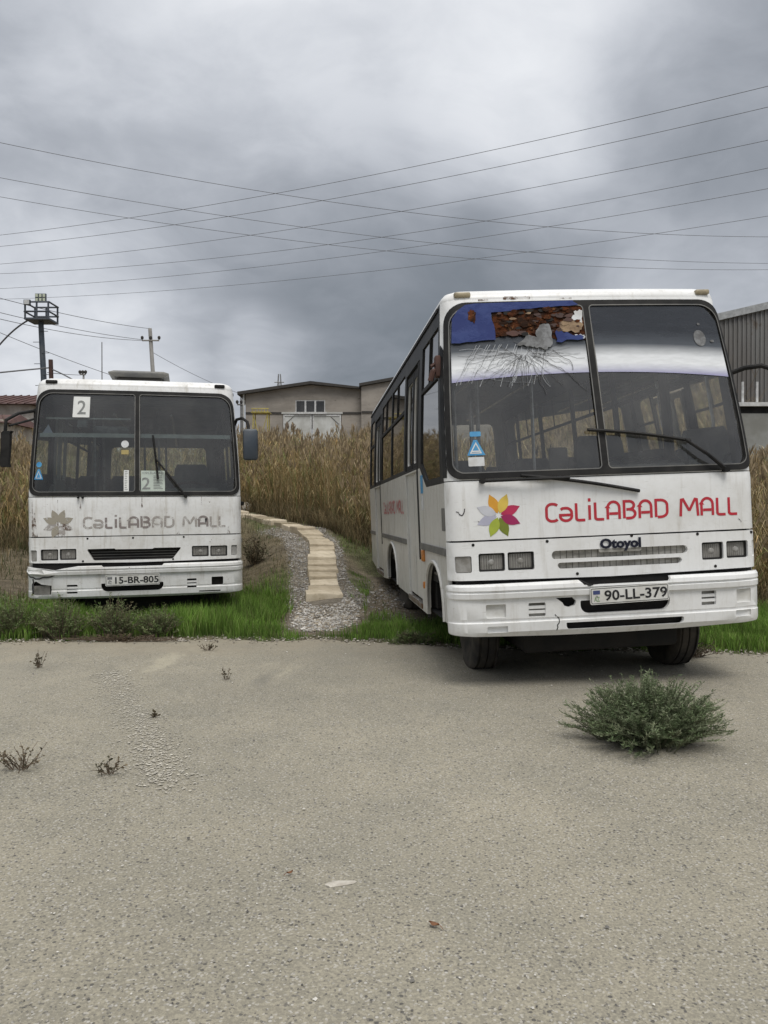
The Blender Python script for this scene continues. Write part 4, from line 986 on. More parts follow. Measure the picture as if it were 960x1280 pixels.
    # broken corner of the bumper: a bent shard and a torn strip
    q = MB(); q.add([bfn(-1.20, .775, .0), bfn(-.98, .765, .03), bfn(-.80, .735, .05), bfn(-.95, .715, .045), bfn(-1.10, .72, .03), bfn(-1.2, .735, .01)], [(0, 1, 2, 3, 4, 5)]); q.build('bumper_shard', 'paint_left', root, None)
    q = MB(); ribbon(q, jag((-1.17, .71), (-1.06, .66), 4, .01, rr) + jag((-1.06, .66), (-.86, .70), 5, .01, rr)[1:], .014, bfn, .002); ribbon(q, jag((-1.085, .66), (-1.09, .48), 5, .008, rr), .012, bfn, .002); q.build('bumper_crack', 'crack_dark', root, None)
    def streak(x, z0, z1, w_): return [(x - w_, z0), (x + w_, z0), (x + w_ * .55, z0 * .6 + z1 * .4), (x + w_ * .22, z1), (x - w_ * .15, z1), (x - w_ * .5, z0 * .5 + z1 * .5)]
    for poly_ in (streak(-1.075, 1.12, 1.38, .032), streak(-.835, 1.12, 1.52, .010), streak(.44, 1.12, 1.16, .022), streak(1.0, 1.12, 1.21, .022), streak(-1.10, 1.20, 1.5, .01), streak(-.60, 1.40, 1.545, .012), streak(.05, 1.43, 1.545, .01), streak(.7, 1.45, 1.545, .008)):
        sheet('rust_patch', poly_, wrap, 'rust_stain', root, .0032, 0, (), (), (), .03)
    q = MB(); q.add([wrap(.735, 1.295, .006), wrap(.765, 1.30, .006), wrap(.75, 1.255, .006), wrap(.74, 1.25, .006)], [(0, 1, 2, 3)]); q.build('scuff_mark', 'crack_dark', root, None)
    q = MB(); q.rbox(1.14, 1.20, .35, .42, 1.44, 1.49, .012); q.build('side_repeater', 'black_rubber', root)

dents = random.Random(9)
hole = [(-.40 + .005 * dents.uniform(-1, 1), .668), (-.375, .648), (-.36, .622), (-.325, .612), (-.285, .625), (-.275, .655), (-.30, .683), (-.42, .683)]
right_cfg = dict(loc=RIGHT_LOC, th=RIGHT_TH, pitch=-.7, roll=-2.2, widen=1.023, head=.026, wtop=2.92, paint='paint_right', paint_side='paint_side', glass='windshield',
    bumper_outline=[(-1.205, .44), (-1.0, .425), (-.4, .41), (0, .408), (.5, .412), (1.0, .425), (1.205, .44), (1.215, .6), (1.215, .79), (1.15, .802), (.42, .803), (.40, .768), (-.22, .768), (-.25, .803), (-1.15, .80), (-1.215, .79), (-1.215, .6)],
    bumper_slots=[(-.35, .51, .452, .502, (.012, .004, .03, .03)), (-.245, .41, .562, .655, (.01, .01, .06, .06)), (-.915, -.775, .558, .655, .008), (-.615, -.495, .556, .655, .008), (-.91, -.765, .452, .498, .006), (.65, .762, .572, .678, .008), (.92, 1.045, .578, .678, .008), (.91, 1.04, .475, .522, .006)],
    bumper_holes=[hole], 
    fog=[(-.915, -.775, .558, .655, 'lens'), (-.615, -.495, .556, .655, 'fins'), (-.91, -.765, .452, .498, 'blank'), (.65, .762, .572, .678, 'fins'), (.92, 1.045, .578, .678, 'lens'), (.91, 1.04, .475, .522, 'blank'), (-.245, .41, .562, .655, 'void'), (-.35, .51, .452, .502, 'void')],
    fog_mat='plate_white', fin_back='mesh_grey',
    lamps=[(-1.115, -.995, .885, 1.005, 'sig'), (-.945, -.758, .888, 1.02, 'head'), (-.738, -.548, .890, 1.022, 'head'), (.70, .868, .900, 1.030, 'head'), (.892, 1.062, .905, 1.032, 'head'), (1.105, 1.165, .91, 1.03, 'sig')],
    grille=[rrect(-.42, .59, .957, 1.018, (.03, .03, .025, .03)), rrect(-.38, .545, .885, .930, (.02, .02, .03, .03))], grille_kind='mesh',
    rivets=[(-.98, 1.085), (-.45, 1.09), (.67, 1.095), (1.1, 1.09), (.17, 1.105), (-.24, .845), (.8, .85)],
    markers=[(-.985, -.86, 0), (.90, 1.01, 0)], marker_mat='marker_lens', wheel_mat='black_rubber',
    plate='90-LL-379', plate_c=(.10, .690), plate_tilt=R(1.0), flag_mat='plate_blue', az_mat='plate_green',
    text=(-.46, 1.00, 1.222, .148, .0198), letter_mats=['red_print'], side_letters=['red_faded'],
    flower=(-.79, 1.292, .163), petals=[(112, 'petal_orange'), (67, 'petal_yellow'), (22, 'petal_crimson'), (-23, 'petal_wine'), (-68, 'petal_olive'), (-113, 'petal_lime'), (-158, 'petal_lavender'), (157, 'petal_pale')],
    extra=right_extra)
brk = [(-1.10, .60), (-1.10, .49), (-1.06, .485), (-.90, .485), (-.895, .585), (-1.0, .60), (-1.06, .635)]
left_cfg = dict(loc=LEFT_LOC, th=LEFT_TH, pitch=0, roll=-.5, widen=1.0, head=.05, wtop=2.77, paint='paint_left', paint_side='paint_side', glass='windshield_old',
    bumper_outline=[(-1.19, .455), (-1.0, .44), (-.4, .43), (0, .43), (.5, .43), (1.0, .44), (1.19, .455), (1.21, .6), (1.21, .785), (1.15, .80), (.28, .798), (.26, .778), (-.36, .776), (-.38, .792), (-.62, .790), (-.76, .772), (-.86, .752), (-.95, .768), (-1.12, .785), (-1.2, .785), (-1.21, .6)],
    bumper_slots=[(-.385, .272, .503, .592, (.01, .01, .06, .06)), (-.74, -.63, .49, .588, .006), (.53, .633, .515, .618, .006), (.80, .93, .535, .63, .006), (.66, .90, .463, .478, .005)],
    bumper_holes=[brk], 
    fog=[(-.385, .272, .503, .592, 'void'), (-.74, -.63, .49, .588, 'fins'), (.53, .633, .515, .618, 'fins'), (.80, .93, .535, .63, 'void'), (-1.07, -.92, .495, .58, 'lens'), (.66, .90, .463, .478, 'void')],
    fog_mat='lens_dirty', fin_back='dark_void',
    lamps=[(-1.13, -1.055, .848, .970, 'sig'), (-1.015, -.835, .856, .978, 'head'), (-.82, -.648, .858, .979, 'head'), (.588, .776, .862, .984, 'head'), (.793, .986, .861, .982, 'head'), (1.03, 1.10, .868, .984, 'sig')],
    grille=[[(-.53, .972), (-.25, .975), (-.235, .965), (.16, .963), (.175, .973), (.465, .972), (.462, .955), (.385, .856), (.365, .845), (-.455, .845), (-.475, .856), (-.532, .955)]], grille_kind='bars',
    rivets=[(-.53, 1.09), (-.05, 1.09), (.50, 1.09), (-.58, .84), (.38, .84)],
    markers=[(-.99, -.865, 0), (.87, .99, 0)], marker_mat='black_rubber', wheel_mat='rust_post',
    plate='15-BR-805', plate_c=(-.052, .628), plate_tilt=R(.4), flag_mat='film_grey', az_mat='film_grey',
    text=(-.58, .98, 1.195, .135, .025), letter_mats=['residue_light', 'residue_light', 'residue_dark', 'residue_dark', 'residue_dark', 'residue_dark', 'residue_dark', 'residue_light', 'residue_light', 'residue_light', 'residue_light', 'residue_dark', 'residue_light', 'residue_light'], side_letters=['red_faded'],
    flower=(-.83, 1.255, .165), petals=[(112, 'residue_petal'), (67, 'residue_petal'), (22, 'residue_petal'), (-23, 'rust_stain'), (-68, 'residue_light'), (-113, 'residue_petal'), (-158, 'residue_light'), (157, 'residue_petal')],
    extra=left_extra)
rb = build_bus(right_cfg); tag(rb, 'white bus with cracked windscreen, torn blue film and red mall lettering', 'bus', 'abandoned white buses')
lb = build_bus(left_cfg); bpy.data.objects.remove(_to); bpy.data.curves.remove(_tc); tag(lb, 'shabby white bus with faded grey lettering and paper number 2 signs', 'bus', 'abandoned white buses')

# ------------------------------------------------------------------ stone slab path
path = empty('garden_path', (PATH[0][0], PATH[0][1], tz(*PATH[0]))); path['kind'] = 'structure'
S = np.concatenate([[0], np.cumsum(np.hypot(*np.diff(PL, axis=0).T))])
def on_path(s):
    x = np.interp(s, S, PL[:, 0]); y = np.interp(s, S, PL[:, 1]); x2 = np.interp(s + .05, S, PL[:, 0]); y2 = np.interp(s + .05, S, PL[:, 1])
    return x, y, math.atan2(y2 - y, x2 - x)
s = .12; k = 0
pr = random.Random(21)
base = Matrix.Translation(path.location).inverted()
while s < S[-1] - .2:
    ln = pr.uniform(.34, .46); x, y, a = on_path(s + ln / 2); wd = .455 * pr.uniform(.88, 1.12) * (1 - .02 * (y - 9.6)); z = max(tz(x, y), tz(x - .2, y), tz(x + .2, y))
    n = 6; top, bot = [], []
    outl = []
    for i in range(n + 1): outl.append((-ln / 2 + pr.uniform(-.018, .012), -wd / 2 + wd * i / n))
    for i in range(n + 1): outl.append((ln / 2 + pr.uniform(-.012, .012), wd / 2 - wd * i / n))
    rings = [[(p[0] * sc, p[1] * sc2, zz_ + (pr.uniform(-.006, .006) if zz_ > .03 else 0)) for p in outl] for sc, sc2, zz_ in ((1, 1, -.10), (1, 1, .030), (.96, .975, .045), (.80, .85, .050))]
    mb = MB(); mb.loft(rings, True)
    o = mb.build('slab', pr.choice(['slab_tan', 'slab_pale', 'slab_olive', 'slab_tan', 'slab_olive']) if k % 2 else pr.choice(['slab_pale', 'slab_tan']), path, 45)
    o.location = (x + pr.uniform(-.022, .022) - path.location.x, y - path.location.y, z + .01 + pr.uniform(-.012, .022) - path.location.z)
    o.rotation_euler = (pr.uniform(-.03, .03), -math.atan2(tz(x + .3 * math.cos(a), y + .3 * math.sin(a)) - tz(x, y), .3) * .8 + pr.uniform(-.05, .05), a + pr.uniform(-.04, .04))
    s += ln + pr.uniform(.03, .06); k += 1

# ------------------------------------------------------------------ small mass-built ground cover
def blades(name, P, H, Wd, mat, tints, lean=.45, seed=1):
    r = np.random.default_rng(seed); n = len(P); a = r.uniform(0, 2 * np.pi, n); d = np.stack([np.cos(a), np.sin(a)], -1)
    la = r.uniform(0, 2 * np.pi, n); ll = r.uniform(.1, 1, n) * lean * H; lv = np.stack([np.cos(la) * ll, np.sin(la) * ll], -1)
    V = np.zeros((n, 5, 3)); hw_ = (Wd / 2)[:, None]
    V[:, 0, :2] = P[:, :2] - d * hw_; V[:, 1, :2] = P[:, :2] + d * hw_; V[:, :2, 2] = P[:, 2:3] - .01
    V[:, 2, :2] = P[:, :2] + d * hw_ * .75 + lv * .35; V[:, 3, :2] = P[:, :2] - d * hw_ * .75 + lv * .35; V[:, 2:4, 2] = (P[:, 2] + H * .6)[:, None]
    V[:, 4, :2] = P[:, :2] + lv; V[:, 4, 2] = P[:, 2] + H * (1 - .35 * (ll / np.maximum(H, 1e-6)) ** 2)
    b = np.arange(n)[:, None] * 5
    F = np.concatenate([b + np.array([[0, 1, 2]]), b + np.array([[0, 2, 3]]), b + np.array([[3, 2, 4]])], 0)
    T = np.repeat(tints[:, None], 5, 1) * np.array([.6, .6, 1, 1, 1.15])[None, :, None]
    return fast_mesh(name, V.reshape(-1, 3), F, T.reshape(-1, 3))
def tints_of(n, cols, seed, var=.25):
    r = np.random.default_rng(seed); c = np.array(cols)[r.integers(0, len(cols), n)]; return c * r.uniform(1 - var, 1 + var, (n, 1))
r = np.random.default_rng(5)
def clump(x, y, f=1.0): return .5 + .5 * np.sin(x * 3.1 * f + 2.3 * np.sin(y * 2.2 * f)) * np.sin(y * 2.9 * f + 1.7 * np.sin(x * 1.9 * f + 1))
GREENS = [(.150, .270, .045), (.185, .320, .058), (.115, .215, .038), (.23, .34, .085), (.20, .245, .080), (.17, .29, .05)]
n = 230000; x = r.uniform(-6.2, 5.6, n); y = r.uniform(6.8, 16.5, n) ; y = 6.8 + (y - 6.8) ** 1.0 * np.where(r.random(n) < .72, .38, 1.0)
p = green_mask(x, y) * (.35 + .65 * clump(x, y)); inb = (foot(x, y, RIGHT_LOC, RIGHT_TH) < .02) | (foot(x, y, LEFT_LOC, LEFT_TH) < .02)
keep = (r.random(n) < p) & ~((inb) & (y > 8.3) & (r.random(n) < .8)) & (path_dist(x, y) > .30); x, y = x[keep], y[keep]
h = np.where((x < -.3) & (x > -5.5), 1.35, 1.0) * (.09 + .15 * clump(x, y, .7) * r.uniform(.4, 1.3, len(x))) * np.where(x > 2, 1.25, 1) * (1 - .45 * sstep(8.6, 10, y)) * (.45 + .55 * sstep(0, .35, y - edge_y(x)))
h = h * (.45 + .55 * sstep(.4, 1.1, np.abs(x + .68)));  under = foot(x, y, RIGHT_LOC, RIGHT_TH) < .1; h = np.where(under, np.minimum(h, .12), h)
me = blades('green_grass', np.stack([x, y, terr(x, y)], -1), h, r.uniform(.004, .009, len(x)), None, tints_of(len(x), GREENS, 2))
o = link('green_grass', me, 'grass_blades'); o['kind'] = 'stuff'; tag(o, 'bright green grass along the far edge of the asphalt', 'grass')
DRY = [(.20, .16, .085), (.15, .12, .065), (.26, .205, .115), (.115, .10, .05), (.085, .115, .04), (.075, .105, .035)]
n = 60000; x = r.uniform(-9, 7, n); y = r.uniform(8.6, 21, n); gmk, _ = gravel_mask(x, y)
bare_ = np.exp(-(((x + 3.3) / 1.3) ** 2 + ((y - 18.5) / 1.2) ** 2)) + np.exp(-(((x + .28) / .45) ** 2 + ((y - 11.9) / 1.4) ** 2))
keep = (r.random(n) < (.2 + .6 * clump(x, y, .6)) * (1 - gmk) * (1 - np.clip(bare_ * 1.2, 0, 1))) & (path_dist(x, y) > .235) & (foot(x, y, RIGHT_LOC, RIGHT_TH) > .05) & (foot(x, y, LEFT_LOC, LEFT_TH) > .05); x, y = x[keep], y[keep]
h = r.uniform(.04, .16, len(x)) * (.6 + .9 * clump(x, y, .6)) * np.where(x < -4.2, 1.5, np.where((x > -3) & (y < 15), .45, 1))
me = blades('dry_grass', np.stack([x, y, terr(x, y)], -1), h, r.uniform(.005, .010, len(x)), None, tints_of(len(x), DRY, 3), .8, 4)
o = link('dry_grass', me, 'grass_blades'); o['kind'] = 'stuff'; tag(o, 'short dry brown grass on the rising ground behind the buses', 'dry grass')
# gravel stones
def stones(name, P, Sz, tints, seed, flat=.6):
    r = np.random.default_rng(seed); n = len(P)
    base_ = np.array([(1, 0, 0), (0, 1, 0), (-1, 0, 0), (0, -1, 0), (.1, .1, 1), (0, 0, -.6)], float)
    V = base_[None] * r.uniform(.65, 1.25, (n, 6, 1)) + r.normal(0, .14, (n, 6, 3)); V[:, :, 2] *= flat
    a = r.uniform(0, 2 * np.pi, n); c, s_ = np.cos(a)[:, None], np.sin(a)[:, None]
    V = np.stack([c * V[:, :, 0] - s_ * V[:, :, 1], s_ * V[:, :, 0] + c * V[:, :, 1], V[:, :, 2]], -1) * Sz[:, None, None] + P[:, None]
    f = np.array([(0, 1, 4), (1, 2, 4), (2, 3, 4), (3, 0, 4), (1, 0, 5), (2, 1, 5), (3, 2, 5), (0, 3, 5)])
    F = (np.arange(n)[:, None, None] * 6 + f[None]).reshape(-1, 3)
    return fast_mesh(name, V.reshape(-1, 3), F, np.repeat(tints[:, None], 6, 1).reshape(-1, 3))
n = 85000; x = r.uniform(-3.2, 1.0, n); y = r.uniform(7.7, 16.8, n); gmk, fan_ = gravel_mask(x, y)
extra_ = .25 * np.exp(-(((x - .15) / .5) ** 2 + ((y - 9.9) / 1.2) ** 2))
keep = (r.random(n) < np.maximum(gmk * np.where(fan_ > .4, 1, .55), extra_)) & (path_dist(x, y) > .21); x, y, fan_ = x[keep], y[keep], fan_[keep]
sz = r.uniform(.006, .020, len(x)) * np.where(r.random(len(x)) < .05, 1.7, 1); tn = tints_of(len(x), [(.44, .42, .385), (.30, .26, .20), (.22, .19, .15), (.36, .34, .31), (.30, .29, .275), (.50, .48, .45), (.24, .225, .20)], 6, .2) * np.where(fan_ > .4, 1.12, .78)[:, None]
o = link('gravel', stones('gravel', np.stack([x, y, terr(x, y) + sz * .25], -1), sz, tn, 7), 'gravel_mat', None, 20); o['kind'] = 'stuff'; tag(o, 'pale grey gravel beside and before the slab path', 'gravel')
# loose grit on the yard
n = 5200; y = 1.2 + 6.2 * r.random(n) ** 1.3; x = r.uniform(-.62, .62, n) * (y + .6)
keep = y < edge_y(x) - .05; x, y = x[keep], y[keep]; sz = r.uniform(.0016, .0045, len(x)) * np.where(r.random(len(x)) < .05, 2.0, 1)
tn = tints_of(len(x), [(.46, .44, .40), (.30, .28, .25), (.12, .115, .11), (.20, .19, .17), (.52, .50, .46)], 8, .2)
o = link('loose_grit', stones('loose_grit', np.stack([x, y, .006 + sz * .2], -1), sz, tn, 9), 'gravel_mat', None, 20); o['kind'] = 'stuff'; tag(o, 'small loose stones scattered over the asphalt yard', 'grit')
n = 1500; x = r.uniform(-5, 4, n); y = edge_y(x) + r.normal(-.03, .09, n); sz = r.uniform(.004, .016, n)
o = link('edge_rubble', stones('edge_rubble', np.stack([x, y, .004 + sz * .2], -1), sz, tints_of(n, [(.34, .31, .26), (.24, .22, .19), (.42, .39, .34), (.13, .115, .09)], 10, .2), 11), 'gravel_mat', None, 20); o['kind'] = 'stuff'; tag(o, 'crumbled asphalt and soil along the ragged yard edge', 'rubble')
# worn chalky line of chips
t = r.random(2600); cx = np.interp(t, [0, .25, .6, 1], [-2.18, -1.92, -1.42, -1.02]); cy = np.interp(t, [0, .25, .6, 1], [6.15, 5.55, 4.55, 3.62])
x = cx + r.normal(0, .075, 2600); y = cy + r.normal(0, .05, 2600); sz = r.uniform(.002, .0085, 2600) * np.where(r.random(2600) < .2, 1.5, 1)
o = link('worn_line', stones('worn_line', np.stack([x, y, np.full(2600, .0045)], -1), sz, tints_of(2600, [(.40, .375, .315), (.37, .345, .295), (.44, .415, .355)], 12, .15), 13, .05), 'gravel_mat', None, 20); o['kind'] = 'stuff'; tag(o, 'pale worn line of chips crossing the left of the yard', 'worn line')

# ------------------------------------------------------------------ reeds
def reeds(P, H, seed):
    r = np.random.default_rng(seed); n = len(P); VV, FF, TT = [], [], []; base_i = 0
    cols = np.array([(.48, .365, .19), (.41, .305, .15), (.55, .45, .265), (.34, .255, .135), (.25, .255, .11), (.46, .325, .16), (.21, .23, .09), (.36, .30, .17)])
    cl = .5 + .5 * np.sin(P[:, 0] * 1.1 + 1.7 * np.sin(P[:, 1] * .7)) * np.sin(P[:, 1] * .9 + P[:, 0] * .4)
    tc = cols[r.integers(0, len(cols), n)] * r.uniform(.7, 1.2, (n, 1)) * (.78 + .42 * cl)[:, None]
    la = r.uniform(0, 2 * np.pi, n); ll = np.where(r.random(n) < .1, r.uniform(.2, .6, n), r.uniform(.02, .22, n)) * H; lv = np.stack([np.cos(la) * ll, np.sin(la) * ll, np.zeros(n)], -1)
    top = P + lv + np.stack([np.zeros(n), np.zeros(n), H], -1)
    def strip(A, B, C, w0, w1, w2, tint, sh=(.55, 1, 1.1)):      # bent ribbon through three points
        nonlocal base_i
        m_ = len(A); a = r.uniform(0, np.pi, m_); d = np.stack([np.cos(a), np.sin(a), np.zeros(m_)], -1)
        V = np.stack([A - d * w0[:, None], A + d * w0[:, None], B + d * w1[:, None], B - d * w1[:, None], C + d * w2[:, None], C - d * w2[:, None]], 1)
        b = base_i + np.arange(m_)[:, None] * 6
        F = np.concatenate([b + np.array([[0, 1, 2]]), b + np.array([[0, 2, 3]]), b + np.array([[3, 2, 4]]), b + np.array([[3, 4, 5]])], 0)
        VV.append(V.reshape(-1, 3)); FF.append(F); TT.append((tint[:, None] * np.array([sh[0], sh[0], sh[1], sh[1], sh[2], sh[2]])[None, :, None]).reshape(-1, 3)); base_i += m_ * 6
    one = np.ones(n)
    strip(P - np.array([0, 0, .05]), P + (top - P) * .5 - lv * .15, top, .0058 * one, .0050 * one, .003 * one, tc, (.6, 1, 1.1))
    for k in range(5):
        hh = r.uniform(.18, .92, n); A = P + (top - P) * hh[:, None]; a = r.uniform(0, 2 * np.pi, n); L = r.uniform(.14, .36, n); d = np.stack([np.cos(a), np.sin(a), np.zeros(n)], -1)
        B = A + d * (L * .30)[:, None] + np.array([0, 0, 1]) * (L * r.uniform(.4, .8, n))[:, None]; C = A + d * (L * .65)[:, None] + np.array([0, 0, 1]) * (L * r.uniform(.0, 1.1, n))[:, None]
        strip(A, B, C, .004 * one, .0055 * one, .001 * one, tc * r.uniform(.8, 1.25, (n, 1)), (.9, 1, 1.1))
    sel = r.random(n) < .45; A = top[sel]; m_ = sel.sum(); H2 = r.uniform(.12, .26, m_)
    for k in range(5):
        a = r.uniform(0, 2 * np.pi, m_); d = np.stack([np.cos(a), np.sin(a), np.zeros(m_)], -1); rad = r.uniform(.01, .05, m_)
        A0 = A + np.array([0, 0, -1]) * (H2 * r.uniform(.0, .7, m_))[:, None]; B = A0 + d * rad[:, None] + np.array([0, 0, 1]) * (H2 * .45)[:, None]; C = A0 + d * (rad * 1.6)[:, None] + np.array([0, 0, 1]) * (H2 * .8)[:, None]
        strip(A0, B, C, .004 * np.ones(m_), .014 * np.ones(m_), .003 * np.ones(m_), np.tile(np.array([(.30, .235, .15)]), (m_, 1)) * r.uniform(.7, 1.3, (m_, 1)), (1, 1, 1))
    return fast_mesh('reed_bed', np.concatenate(VV), np.concatenate(FF), np.concatenate(TT))
def reed_pts(n, y0f, depth, xl, xr, seed):
    r = np.random.default_rng(seed); t = r.random(n) ** 1.25; y = y0f + depth * t; x = xl + (xr - xl) * r.random(n); return x, y
xs, ys = [], []
x = r.uniform(-9.5, 3.2, 14000); y = reed_front(x) + 8 * r.random(14000) ** 1.4; xs.append(x); ys.append(y)
x = r.uniform(2.2, 11, 9000); y = reed_front(x) + 9 * r.random(9000) ** 1.3; xs.append(x); ys.append(y)
y = r.uniform(20, 47, 9000); x = r.uniform(-.62, .62, 9000) * y; xs.append(x); ys.append(y)
x = np.concatenate(xs); y = np.concatenate(ys)
ok = (np.abs(x) < .62 * y + .5) & (y > reed_front(x)) & (foot(x, y, RIGHT_LOC, RIGHT_TH) > .45) & (foot(x, y, LEFT_LOC, LEFT_TH) > .5) & (path_dist(x, y) > .7) & ~((x > 7.6) & (y > 19.2))
ok &= r.random(len(x)) < .55 + .6 * clump(x, y, .35)
x, y = x[ok], y[ok]
h = r.uniform(1.25, 1.85, len(x)) * (.74 + .42 * clump(x, y, .3)) * (.55 + .45 * sstep(-.1, 1.0, y - reed_front(x))) * np.where(x > 2.4, .90, 1)
h = np.where(y > 26, h * .82, h)
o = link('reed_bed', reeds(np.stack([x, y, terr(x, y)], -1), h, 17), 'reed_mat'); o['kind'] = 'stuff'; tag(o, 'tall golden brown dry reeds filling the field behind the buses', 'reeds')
# dark undergrowth at the reed feet
n = 26000; x = r.uniform(-9, 8, n); y = reed_front(x) + r.normal(.15, .4, n); ok = (path_dist(x, y) > .5) & (foot(x, y, RIGHT_LOC, RIGHT_TH) > .3) & (foot(x, y, LEFT_LOC, LEFT_TH) > .3); x, y = x[ok], y[ok]
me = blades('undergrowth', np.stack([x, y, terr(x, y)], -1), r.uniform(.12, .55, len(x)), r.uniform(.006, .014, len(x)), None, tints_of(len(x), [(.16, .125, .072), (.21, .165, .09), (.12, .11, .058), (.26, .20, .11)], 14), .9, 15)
o = link('undergrowth', me, 'grass_blades'); o['kind'] = 'stuff'; tag(o, 'dark tangled undergrowth at the foot of the reeds', 'undergrowth')

# ------------------------------------------------------------------ weeds and shrubs as single things
def weed(name, loc, rx, ry, hgt, nst, nleaf, lw, cols, label, cat, group, seed, spread=1.0, leaf=.02, sten='twig', up=.35, leafmat='bush_mat'):
    r = np.random.default_rng(seed); root = empty(name, loc); q = MB(); LV, LF, LT = [], [], []; bi = 0
    for k in range(nst):
        a = r.uniform(0, 2 * np.pi); el = r.random() ** .8 * spread * (.88 + .07 * math.sin(2 * a + seed) + .07 * math.sin(5 * a + 2 * seed) + .05 * math.sin(9 * a)); b0 = np.array([math.cos(a) * rx * .62 * r.random() * el, math.sin(a) * ry * .62 * r.random() * el, 0])
        tip = np.array([math.cos(a) * rx * el, math.sin(a) * ry * el, hgt * (up + (1 - up) * math.sqrt(max(0, 1 - el * el * .98))) * (r.uniform(.35, 1.0) if r.random() < .93 else r.uniform(1.0, 1.2))])
        midp = b0 * .5 + tip * .5 + np.array([r.normal(0, .05) * rx, r.normal(0, .05) * ry, hgt * .10])
        T_ = np.linspace(0, 1, 7); C_ = [(1 - t) ** 2 * b0 + 2 * t * (1 - t) * midp + t * t * tip for t in T_]
        q.tube([C_[0], C_[2], C_[4], C_[6]], .0028 * (1 + hgt), 3, .0010)
        tcol = np.array(cols[r.integers(0, len(cols))]) * r.uniform(.75, 1.25)
        t = r.uniform(.10, 1.0, nleaf)[:, None]; c_ = (1 - t) ** 2 * b0 + 2 * t * (1 - t) * midp + t * t * tip
        dv = r.normal(0, 1, (nleaf, 3)) + (tip - b0) / (np.linalg.norm(tip - b0) + 1e-9) * .9; dv[:, 2] = np.abs(dv[:, 2]) * .8; dv /= np.linalg.norm(dv, axis=1)[:, None]; L_ = (leaf * r.uniform(.5, 1.5, nleaf))[:, None]
        sd_ = np.cross(dv, r.normal(0, 1, (nleaf, 3))); sd_ = sd_ / (np.linalg.norm(sd_, axis=1)[:, None] + 1e-9) * lw * L_
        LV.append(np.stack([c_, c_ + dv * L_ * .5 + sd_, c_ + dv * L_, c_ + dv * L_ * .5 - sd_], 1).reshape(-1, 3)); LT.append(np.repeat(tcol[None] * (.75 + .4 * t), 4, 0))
    q.build('stems', sten, root, None)
    LV = np.concatenate(LV); LV[:, 2] = np.maximum(LV[:, 2], .004); link('foliage', fast_mesh('foliage', LV, np.arange(len(LV)).reshape(-1, 4), np.clip(np.concatenate(LT), 0, 1)), leafmat, root)
    tag(root, label, cat, group); return root
BUSH = [(.135, .170, .090), (.112, .150, .076), (.165, .195, .116), (.095, .128, .062), (.19, .21, .13)]
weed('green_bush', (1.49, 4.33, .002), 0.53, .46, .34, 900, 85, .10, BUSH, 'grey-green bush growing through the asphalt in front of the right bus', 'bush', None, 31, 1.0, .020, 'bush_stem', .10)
g_ = 'scrubby weeds along the asphalt edge'
WEED = [(.150, .195, .078), (.175, .200, .100), (.130, .165, .074), (.185, .175, .105), (.125, .180, .066)]
spots = [(-3.75, 7.78, .44, .26, .40, 'low weed at the left frame edge in front of the left bus'), (-3.25, 7.72, .42, .24, .38, 'tangled weed under the left headlights of the left bus'), (-2.72, 7.76, .38, .22, .40, 'tangled weed in front of the plate of the left bus'),
         (-2.28, 7.80, .30, .2, .30, 'small weed where the tangle meets the bright grass'), (.28, 7.42, .30, .14, .17, 'low grey weed at the asphalt edge beside the path gravel')]
for i, (x, y, rx, ry, hh, lab) in enumerate(spots):
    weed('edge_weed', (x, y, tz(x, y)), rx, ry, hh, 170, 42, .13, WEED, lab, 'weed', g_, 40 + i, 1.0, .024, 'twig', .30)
weed('dry_bush', (2.62, 6.72, .0), .38, .20, .15, 120, 16, .22, [(.075, .062, .042), (.10, .082, .055), (.06, .055, .035)], 'dark dry bush by the right front wheel of the right bus', 'dry bush', g_, 52, 1.0, .022, 'twig', .3)
weed('dead_brush', (-2.55, 7.52, .0), .75, .12, .07, 150, 8, .2, [(.085, .062, .04), (.11, .085, .055)], 'flat dead brush lying along the asphalt edge before the left bus', 'dead brush', g_, 53, 1.0, .02, 'twig', .4)
weed('dry_shrub', (-2.22, 13.2, tz(-2.22, 13.2)), .34, .32, .52, 90, 16, .25, [(.13, .115, .075), (.17, .14, .09), (.10, .10, .055)], 'dry grey shrub beside the path by the left bus', 'shrub', None, 54, 1.0, .04, 'twig_pale', .5)
g2 = 'dry sprigs growing from the yard'
for i, (x, y, rx, hh, ns, lab) in enumerate([(-2.83, 6.30, .11, .13, 14, 'small dry sprig on the asphalt below the left bus bumper corner'), (-1.20, 5.86, .07, .12, 6, 'thin dark sprig right of the worn pale line'), (-1.82, 3.86, .17, .15, 22, 'largest dry sprig near the left frame edge'),
                                           (-1.36, 3.80, .10, .09, 12, 'low dry sprig beside the lower end of the worn pale line'), (-1.44, 4.82, .06, .04, 8, 'tiny dark tuft on the worn pale line'), (-1.62, 7.05, .11, .07, 14, 'dry sprig close to the asphalt edge')]):
    weed('dry_sprig', (x, y, .003), rx, rx, hh, ns, 7, .3, [(.115, .095, .06), (.085, .08, .05), (.15, .12, .08)], lab, 'weed', g2, 60 + i, 1.0, .016, 'twig', .35)
